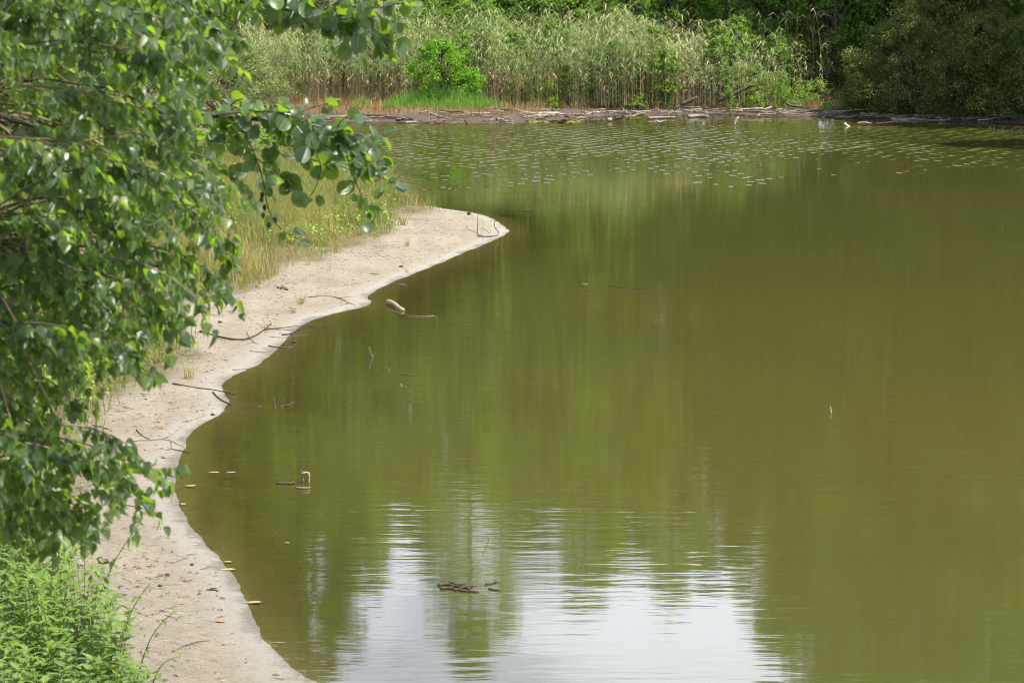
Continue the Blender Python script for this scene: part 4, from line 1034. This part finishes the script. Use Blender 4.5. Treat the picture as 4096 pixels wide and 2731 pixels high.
# ------------------------------------------------------------------ foreground birch
gB = np.random.default_rng(41)
def orient_leaf(g, dvec, nvec, size):
    d = np.array(dvec, float); d /= np.linalg.norm(d); s = np.cross(d, nvec); s /= np.linalg.norm(s) + 1e-9; n = np.cross(s, d)
    return np.stack([s, d, n], 1) * size
class Foliage:
    def __init__(s): s.items = []
    def add(s, pos, M, key): s.items.append((pos, M, key))
def build_foliage(fol, root_of, tmpl, mat, nmax, g, rootlist, stuffroot):
    items = fol.items
    me = mesh_from('leaf', tmpl[0], tmpl[1], mat, uv=tmpl[2])
    # the ones nearest the camera and inside the picture show largest
    sc_ = []
    for (p, M, key) in items:
        r = p - np.array([0, 0, CAM_Z]); f = r[1] * CP - r[2] * SP; u = r[0] / f * FPX + 2048; v = 1365.5 - (r[1] * SP + r[2] * CP) / f * FPX
        okv = -20 < u < 4116 and -20 < v < 2750
        vis = abs(np.dot(M[:, 2], r) / (np.linalg.norm(r) * np.linalg.norm(M[:, 2])))
        sc_.append((0 if okv else 1e3) + f - 1.2 * vis - 14 * np.linalg.norm(M[:, 1]))
    order = np.argsort(sc_); single = set(order[:nmax].tolist())
    mb_p, mb_m = [], []
    for i, (p, M, key) in enumerate(items):
        if i in single:
            par = rootlist[key]; o = link('leaf', me, par)
            mw = Matrix([[*M[r], p[r]] for r in range(3)] + [[0, 0, 0, 1]])
            o.matrix_local = Matrix.Translation(-Vector(root_of)) @ mw
        else:
            mb_p.append(p - np.array(root_of)); mb_m.append(M)
    if mb_p:
        V, T, t, uv = bake(tmpl[0], tmpl[1], np.array(mb_m), np.array(mb_p), g.uniform(0, .999, len(mb_p)), tmpl[2])
        o = link('foliage', mesh_from('foliage', V, T, mat, t, uv), stuffroot); o['kind'] = 'stuff'

def bez(a, b, c, n):
    return [(1 - t) ** 2 * a + 2 * t * (1 - t) * b + t * t * c for t in np.linspace(0, 1, n)]
birch_base = np.array([-3.6, 8.3, gz(-3.6, 8.3) - .05])
birch = empty('birch_tree', birch_base); tag(birch, 'birch with hanging sprays of blurred triangular leaves filling the left edge', 'birch tree')
mb = MB(); tp_ = [np.array([.08 * math.sin(k), .05 * math.cos(2 * k), k * .9]) for k in range(10)]
mb.add(*tube(tp_, np.linspace(.11, .03, 10), 9)); link('trunk', mb.mesh('trunk', M_BIRCHBARK), birch)
limbs = []
for (h, e) in [(2.2, at_depth(-250, 1500, 7.6)), (2.8, at_depth(-200, 1000, 7.4)), (3.6, at_depth(-200, 450, 7.5)), (4.0, at_depth(-150, -80, 7.6)), (4.4, at_depth(250, -350, 7.9)), (1.6, at_depth(-260, 2000, 7.5))]:
    a = birch_base + np.array([0, 0, h - .4]); m_ = (a + e) / 2 + np.array([0, 0, .35]); P = bez(a, m_, e, 8)
    mb = MB(); mb.add(*tube([q - birch_base for q in P], np.linspace(.03, .005, 8), 6)); link('limb', mb.mesh('limb', M_DARKTWIG), birch)
    limbs.append(P)
LP = np.array([q for P in limbs for q in P[3:]])
fol = Foliage()
ends = [(560, 20), (575, 105), (540, 160), (505, 205), (450, 260), (420, 300), (590, 465), (545, 500), (505, 520), (470, 430), (430, 540), (380, 600), (545, 655), (525, 690), (440, 705), (470, 785), (430, 760), (380, 850), (350, 820), (225, 905), (215, 940),
        (395, 1120), (370, 1145), (300, 1130), (240, 1205), (235, 1225), (180, 1190), (150, 1000), (120, 1230), (330, 690), (300, 560), (280, 420), (250, 760), (180, 860), (320, 160), (400, 90), (240, 250), (160, 420), (120, 620), (80, 800), (60, 1000), (90, 1120), (300, 60), (480, 10), (200, 60), (120, 160), (60, 330), (40, 520), (40, 700), (60, 1240), (30, 900), (200, 1050),
        (360, 380), (420, 200), (330, 280), (220, 520), (270, 640), (160, 720), (120, 900), (380, 480), (460, 140), (130, 60), (40, 120), (90, 480), (200, 340), (520, 60), (260, 100), (350, 30), (150, 560), (60, 640), (300, 480), (240, 820), (400, 620), (30, 1150), (110, 1060), (20, 250), (30, 400), (70, 220), (170, 130), (20, 820), (420, 660), (340, 760), (20, 20)]
twigs_pale, twigs_dark = MB(), MB()
tw_objs = {0: None}
branch_roots = {}
strands = []
_e2 = np.random.default_rng(9)
ends = ends + [(int(x + _e2.uniform(-60, 20)), int(y + _e2.uniform(-70, 70))) for x, y in ends if x > 30 and _e2.uniform() < .95]
for k, (ex, ey) in enumerate(ends):
    d = gB.uniform(6.9, 8.3); ex -= 22; E = at_depth(ex * K, ey * K, d)
    dx, dy = gB.uniform(330, 620), gB.uniform(130, 330)
    S = at_depth(ex * K - dx, ey * K - dy, d + gB.uniform(-.2, .25))
    Mid = (S + E) / 2 + np.array([gB.uniform(-.01, .05), gB.uniform(-.06, .06), gB.uniform(.05, .11)])
    P = bez(S, Mid, E, 12)
    j = np.argmin(np.linalg.norm(LP - S, axis=1)); A = LP[j]
    back = bez(A, (A + S) / 2 + np.array([0, 0, .1]), S, 5)[:-1]
    full = [q - birch_base for q in back + P]
    mb = MB(); mb.add(*tube(full, np.linspace(.0042, .0011, len(full)), 4, False))
    strands.append(P)
    # leaves along the strand and on side shoots
    def leafy(path, step, key, sz):
        L_ = np.cumsum([0] + [np.linalg.norm(b - a) for a, b in zip(path[:-1], path[1:])])
        s_ = gB.uniform(0, step)
        path = np.array(path)
        while s_ < L_[-1]:
            q = np.array([np.interp(s_, L_, path[:, c]) for c in range(3)])
            i = min(len(path) - 2, np.searchsorted(L_, s_) - 1 if s_ > 0 else 0); tg = path[i + 1] - path[i]; tg /= np.linalg.norm(tg) + 1e-9
            out_ = gB.normal(0, 1, 3); out_ -= tg * np.dot(out_, tg); out_ /= np.linalg.norm(out_) + 1e-9
            dv = tg * .35 + out_ * .55 + np.array([.05, 0, -.75 + gB.normal(0, .25)])
            nv = np.array([gB.normal(.2, .75), gB.normal(-.3, .8), gB.uniform(.1, 1.1)])
            fol.add(q, orient_leaf(gB, dv, nv, sz * gB.uniform(.72, 1.2)), key)
            s_ += step * gB.uniform(.5, 1.5)
    leafy(P, .0150, k, .040)
    sb = mb
    for q in range(7):
        i = gB.integers(1, 11); a = P[i]; e = a + np.array([gB.uniform(-.02, .075), gB.normal(0, .08), gB.uniform(-.13, .02)])
        SPth = bez(a, (a + e) / 2 + np.array([0, 0, .02]), e, 4); sb.add(*tube([z - birch_base for z in SPth], [.0012, .001, .0009, .0007], 3, False))
        leafy(SPth, .017, k, .038)
    br = link('twig', mb.mesh('twig', M_DARKTWIG if k % 3 else M_PALETWIG), birch); branch_roots[k] = br
print('birch leaves', len(fol.items))
build_foliage(fol, birch_base, BIRCH_LEAF, M_BIRCH, 300, gB, branch_roots, birch)
# thicker pale hanging twigs
for pts, d, r in [([(280, 700), (290, 600), (320, 565), (440, 550), (560, 520)], 7.2, .0055), ([(235, 1000), (255, 850), (270, 740), (275, 690)], 7.2, .005), ([(350, 1180), (360, 1120), (372, 1020), (380, 960)], 7.3, .005), ([(490, 1300), (492, 1200), (495, 1080)], 7.0, .0055), ([(345, 160), (342, 90)], 7.2, .0055), ([(400, 250), (425, 190), (520, 160), (700, 120)], 7.3, .004)]:
    mb = MB(); P = smooth_poly([at_depth(x, y, d) - birch_base for x, y in pts], 1); mb.add(*tube(P, np.linspace(r * .6, r * .35, len(P)), 5)); link('hanging_twig', mb.mesh('hanging_twig', M_PALETWIG), birch)

# ------------------------------------------------------------------ foreground alder
gA = np.random.default_rng(43)
alder_base = np.array([-4.6, 10.2, gz(-4.6, 10.2) - .05])
alder = empty('alder_tree', alder_base); tag(alder, 'alder with dark rounded glossy leaves reaching over the sand and water', 'alder tree')
mb = MB(); mb.add(*tube([np.array([.1 * math.sin(k * .8), .06 * math.cos(k), k * .8]) for k in range(10)], np.linspace(.14, .04, 10), 9)); link('trunk', mb.mesh('trunk', M_BARK), alder)
AS = [  # strands: pixel path, depth, leaf step
 ([(-300, 250), (200, 330), (450, 400), (620, 445), (800, 455), (950, 470), (1150, 490), (1300, 560), (1420, 600), (1520, 690)], 9.0, .045, .013),
 ([(950, 470), (1080, 440), (1180, 470), (1300, 505), (1400, 535)], 8.9, .038, .006),
 ([(1150, 490), (1300, 545), (1430, 590), (1500, 575), (1535, 545)], 8.9, .036, .006),
 ([(1300, 600), (1430, 670), (1520, 710), (1585, 735)], 8.8, .036, .005),
 ([(1340, 620), (1410, 700), (1450, 790), (1465, 880)], 8.8, .032, .005),
 ([(1100, 600), (1220, 640), (1330, 650), (1420, 690)], 9.1, .034, .005),
 ([(950, 520), (1020, 620), (1055, 720), (1070, 840), (1120, 920), (1190, 955)], 8.9, .055, .005),
 ([(900, 500), (1000, 620), (1110, 690), (1160, 740)], 9.0, .036, .005),
 ([(780, 470), (880, 560), (980, 640), (1060, 700)], 9.2, .034, .006),
 ([(700, 460), (800, 560), (860, 640)], 9.3, .036, .006),
 ([(800, 430), (920, 400), (1040, 390), (1130, 420)], 9.1, .042, .006),
 ([(700, 60), (830, 150), (900, 220), (970, 320), (1040, 375), (1130, 440)], 9.1, .055, .007),
 ([(1150, 440), (1240, 430), (1300, 420), (1330, 400)], 8.8, .08, .004),
 ([(1330, 500), (1370, 470), (1430, 470)], 8.8, .07, .004),
 ([(1200, 560), (1260, 610), (1290, 670), (1260, 760), (1235, 790)], 8.8, .06, .004),
 ([(1360, 560), (1440, 530), (1470, 570), (1530, 620)], 8.8, .045, .004),
 ([(300, -500), (700, -160), (1000, -60), (1200, -20), (1380, 20), (1500, 40), (1600, 10), (1640, 25)], 8.2, .036, .010),
 ([(1180, -20), (1300, 50), (1400, 130), (1450, 190), (1490, 225)], 8.1, .030, .006),
 ([(1380, 10), (1480, 60), (1550, 130), (1580, 185)], 8.1, .030, .005),
 ([(900, -80), (1080, -10), (1180, 50), (1260, 100)], 8.3, .036, .006),
 ([(1250, -40), (1400, -20), (1520, 20), (1590, 80)], 8.0, .030, .005),
 ([(850, -90), (950, -30), (1010, 20), (1050, 60)], 8.4, .040, .006),
 ([(1300, 0), (1360, 60), (1370, 120), (1390, 180)], 8.3, .032, .005),
 ([(1000, -60), (1120, 10), (1230, 30), (1330, 60)], 8.2, .030, .005),
 ([(1100, -40), (1250, 0), (1400, 40), (1500, 100)], 8.15, .030, .005),
 ([(1400, 20), (1470, 110), (1500, 170)], 8.1, .030, .004),
 ([(850, 455), (960, 510), (1060, 560), (1150, 640)], 9.0, .032, .005),
 ([(1050, 480), (1170, 540), (1280, 600), (1370, 640)], 8.95, .030, .005),
 ([(700, 450), (830, 500), (930, 560), (990, 640)], 9.1, .032, .005),
 ([(1150, 490), (1240, 500), (1350, 530), (1440, 600)], 8.85, .032, .004),
 ([(620, 445), (700, 520), (760, 600), (800, 680)], 9.2, .036, .005),
]
fol = Foliage(); aroots = {}
alder_pts = []
AS.sort(key=lambda a: a[0][0][0] >= 400)
for k, (pts, d, step, r) in enumerate(AS):
    P3 = [at_depth(x, y, d + gA.normal(0, .05) * (i > 0) ) for i, (x, y) in enumerate(pts)]
    main = pts[0][0] < 400
    if not main and alder_pts:
        ap = np.array(alder_pts); P3[0] = ap[np.argmin(np.linalg.norm(ap - P3[0], axis=1))].copy()
    P = smooth_poly(P3, 2)
    alder_pts += list(P)
    full = list(P)
    if main:
        hh_ = 3.1 if d > 8.5 else 5.4
        A = alder_base + np.array([.05, 0, hh_]); full = bez(A, (A + P[0]) / 2 + np.array([0, 0, .25]), P[0], 6)[:-1] + full
    rr = np.linspace(r * (1.5 if main else 1), .0012, len(full)) if main else np.linspace(r * .62, .0011, len(full))
    mb = MB(); mb.add(*tube([q - alder_base for q in full], rr, 5, False)); br = link('branch', mb.mesh('branch', M_DARKTWIG), alder); aroots[k] = br
    path = np.array(P); L_ = np.cumsum([0] + [np.linalg.norm(b - a) for a, b in zip(path[:-1], path[1:])])
    s_ = gA.uniform(0, step) + (0 if pts[0][0] >= 400 else .75 if d > 8.5 else .35)
    side = 1
    while s_ < L_[-1] + 1e-6:
        q = np.array([np.interp(s_, L_, path[:, c]) for c in range(3)])
        i = max(0, min(len(path) - 2, np.searchsorted(L_, s_) - 1)); tg = path[i + 1] - path[i]; tg /= np.linalg.norm(tg) + 1e-9
        side = -side
        lat = np.cross(tg, np.array([0, -.6, .8])); lat /= np.linalg.norm(lat) + 1e-9
        for rep in range(1 if gA.uniform() < .3 else 2 if gA.uniform() < .6 else 3):
            dv = tg * gA.uniform(.2, .8) + lat * side * gA.uniform(.3, 1) + np.array([gA.normal(0, .3), gA.normal(0, .45), gA.normal(-.35, .5)])
            nv = np.array([gA.normal(.2, .6), gA.normal(-.2, .65), gA.uniform(.2, 1.2)])
            fol.add(q + gA.normal(0, .014, 3), orient_leaf(gA, dv, nv, .054 * gA.uniform(.55, 1.25)), k)
            side = -side
        s_ += step * gA.uniform(.6, 1.4)
    dv = path[-1] - path[-3]
    fol.add(path[-1], orient_leaf(gA, dv + np.array([0, 0, .0]), np.array([.2, -.3, 1]), .052), k)
print('alder leaves', len(fol.items))
build_foliage(fol, alder_base, ALDER_LEAF, M_ALDER, 300, gA, aroots, alder)
cone = lump('cone', .008, M_CLOD, gA, 1.3)
for (px, py) in [(1045, 800), (1058, 830), (1052, 862), (1075, 900), (1048, 780), (1100, 880), (1310, 590), (1345, 575)]:
    o = link('cone', cone, alder); o.location = at_depth(px, py, 8.9) - alder_base

# ------------------------------------------------------------------ foreground weeds at the bottom left
gW = np.random.default_rng(53)
def weed(H, nl, lsize, arch=0.0):
    """returns stem mesh and list of leaf matrices"""
    ax = gW.uniform(0, 6.28) if arch == 0 else 0
    P = [np.array([(arch + .12) * u * u * H * math.cos(ax), (.12 if not arch else .02) * u * u * H * math.sin(ax), u * H]) for u in np.linspace(0, 1, 9)]
    mb = MB(); mb.add(*tube(P, np.linspace(.0045, .0015, 9), 5)); sm = mb.mesh('stem', M_WSTEM)
    Ls = []
    path = np.array(P)
    for k in range(nl):
        u = .25 + .75 * (k // 2) / max(1, (nl // 2 - 1)); q = np.array([np.interp(u, np.linspace(0, 1, 9), path[:, c]) for c in range(3)])
        a = (k // 2) * 1.57 + (k % 2) * math.pi + gW.normal(0, .3)
        dv = np.array([math.cos(a), math.sin(a), gW.uniform(-.1, .65) + (u > .9) * .6])
        nv = np.array([-.4 * math.cos(a), -.4 * math.sin(a), 1.0])
        M = orient_leaf(gW, dv, nv, lsize * (1.15 - .55 * u) * gW.uniform(.8, 1.2))
        Ls.append((q, M))
    return sm, Ls
M_WSTEM = plain('green_stem', [(0, (.08, .10, .03)), (.6, (.14, .16, .05)), (1, (.20, .15, .06))], .6)
wleaf = [mesh_from('leaf', LANCE_LEAF[0] * np.array([w, 1, 1]), LANCE_LEAF[1], M_HERB, uv=LANCE_LEAF[2]) for w in (1.0, 1.35)]
def build_weed(H, nl, ls, arch=0.0, individual=True):
    e = empty('weed', (0, 0, 0)); sm, Ls = weed(H, nl, ls, arch); st = link('stem', sm, e)
    if individual:
        w_ = random.choice(wleaf)
        for (q, M) in Ls:
            o = link('leaf', w_, e); o.matrix_local = Matrix([[*M[r], q[r]] for r in range(3)] + [[0, 0, 0, 1]])
    else:
        V, T, t, uv = bake(LANCE_LEAF[0], LANCE_LEAF[1], np.array([m_ for _, m_ in Ls]), np.array([q for q, _ in Ls]), gW.uniform(0, .99, len(Ls)), LANCE_LEAF[2])
        link('foliage', mesh_from('foliage', V, T, M_HERB, t, uv), e)
    return e
protos = [build_weed(gW.uniform(.75, 1.0), 40, gW.uniform(.095, .12)) for _ in range(6)]
protos += [build_weed(gW.uniform(.75, 1.0), 44, gW.uniform(.095, .12), 0.0, False) for _ in range(5)]
spots = []
while len(spots) < 150:
    px = gW.uniform(-60, 640); py = gW.uniform(2040, 2731)
    lim = np.interp(py, [2040, 2200, 2400, 2560, 2731], [190, 330, 430, 560, 660])
    if px > lim: continue
    spots.append((px, py))
spots += [(gW.uniform(-60, 200), gW.uniform(1880, 2150)) for _ in range(16)]
spots.sort(key=lambda s: -s[1])
for k, (px, py) in enumerate(spots):
    d = np.interp(py, [2040, 2731], [12.6, 10.2]) + gW.uniform(-.4, .4)
    top = at_depth(px, py, d); pr = protos[k] if k < 6 else copy_tree(protos[k % 6]) if k < 42 else protos[6 + k - 42] if k < 47 else copy_tree(protos[6 + k % 5])
    gzv = gz(top[0], top[1]); Hh = max(.3, top[2] - gzv) * (gW.uniform(.8, 1.25) if k > 20 else 1)
    s = min(1.7, max(.45, Hh / .87)); s0 = .85 + .15 * s
    pr.location = (top[0], top[1], gzv - .02); pr.scale = (s0, s0, s); pr.rotation_euler.z = gW.uniform(0, 6.28)
    tag(pr, 'leafy green weed with pointed leaves in the dense patch at bottom left', 'weed', 'weeds in the dense patch at bottom left')
for (px0, py0, px1, py1, d, nl, lb) in [(360, 2480, 575, 2065, 11.6, 22, 'tall thin weed arching out over the sand, highest of the weeds'), (480, 2600, 600, 2330, 11.0, 18, 'arching weed below the tallest one, over the sand'), (560, 2660, 700, 2440, 10.9, 18, 'rightmost arching weed over the bottom sand'), (610, 2731, 720, 2620, 10.6, 16, 'low weed shoot at the very bottom beside the sand')]:
    a, t_ = at_depth(px0, py0, d), at_depth(px1, py1, d)
    g0 = gz(a[0] - .12, d); e = build_weed(1.0, nl, .055, .0)
    for c in list(e.children): bpy.data.objects.remove(c)
    base = np.array([a[0] - .12, d, g0 - .02]); e.location = base
    P = smooth_poly([np.zeros(3), (a - base) * .6 + np.array([0, 0, .02]), a - base, (a + t_) / 2 - base + np.array([-.02, 0, .03]), t_ - base], 2)
    mb = MB(); mb.add(*tube(P, np.linspace(.005, .0015, len(P)), 5)); link('stem', mb.mesh('stem', M_WSTEM), e)
    path = np.array(P); L_ = np.cumsum([0] + [np.linalg.norm(y - x) for x, y in zip(P[:-1], P[1:])])
    for k in range(nl):
        s_ = L_[-1] * (.3 + .7 * (k // 2) / (nl // 2 - 1)); q = np.array([np.interp(s_, L_, path[:, c]) for c in range(3)])
        an = (k // 2) * 1.57 + (k % 2) * math.pi + gW.normal(0, .3); dv = np.array([math.cos(an), math.sin(an), gW.uniform(-.1, .5)])
        M = orient_leaf(gW, dv, np.array([-.4 * math.cos(an), -.4 * math.sin(an), 1.]), .062 * gW.uniform(.7, 1.15))
        o = link('leaf', wleaf[k % 2], e); o.matrix_local = Matrix([[*M[r], q[r]] for r in range(3)] + [[0, 0, 0, 1]])
    tag(e, lb, 'weed', 'arching weeds')
# lush grass under the weeds
n = 5000; bx = rng.uniform(-3.4, -.9, n); by = rng.uniform(9.2, 13.2, n); sdg = np.where(inside(bx, by, GRASS), 1, -1) * seg_dist(bx, by, GRASS)
k_ = sdg > .05; bx, by = bx[k_], by[k_]; bz, _ = land(bx, by)
blades(np.stack([bx, by, bz], 1), np.full(len(bx), .4), .004, .6, M_GREENGRASS, 'weed_patch_grass', rng.uniform(0, .95, len(bx)), 'green grass between the weeds at bottom left', 'grass')
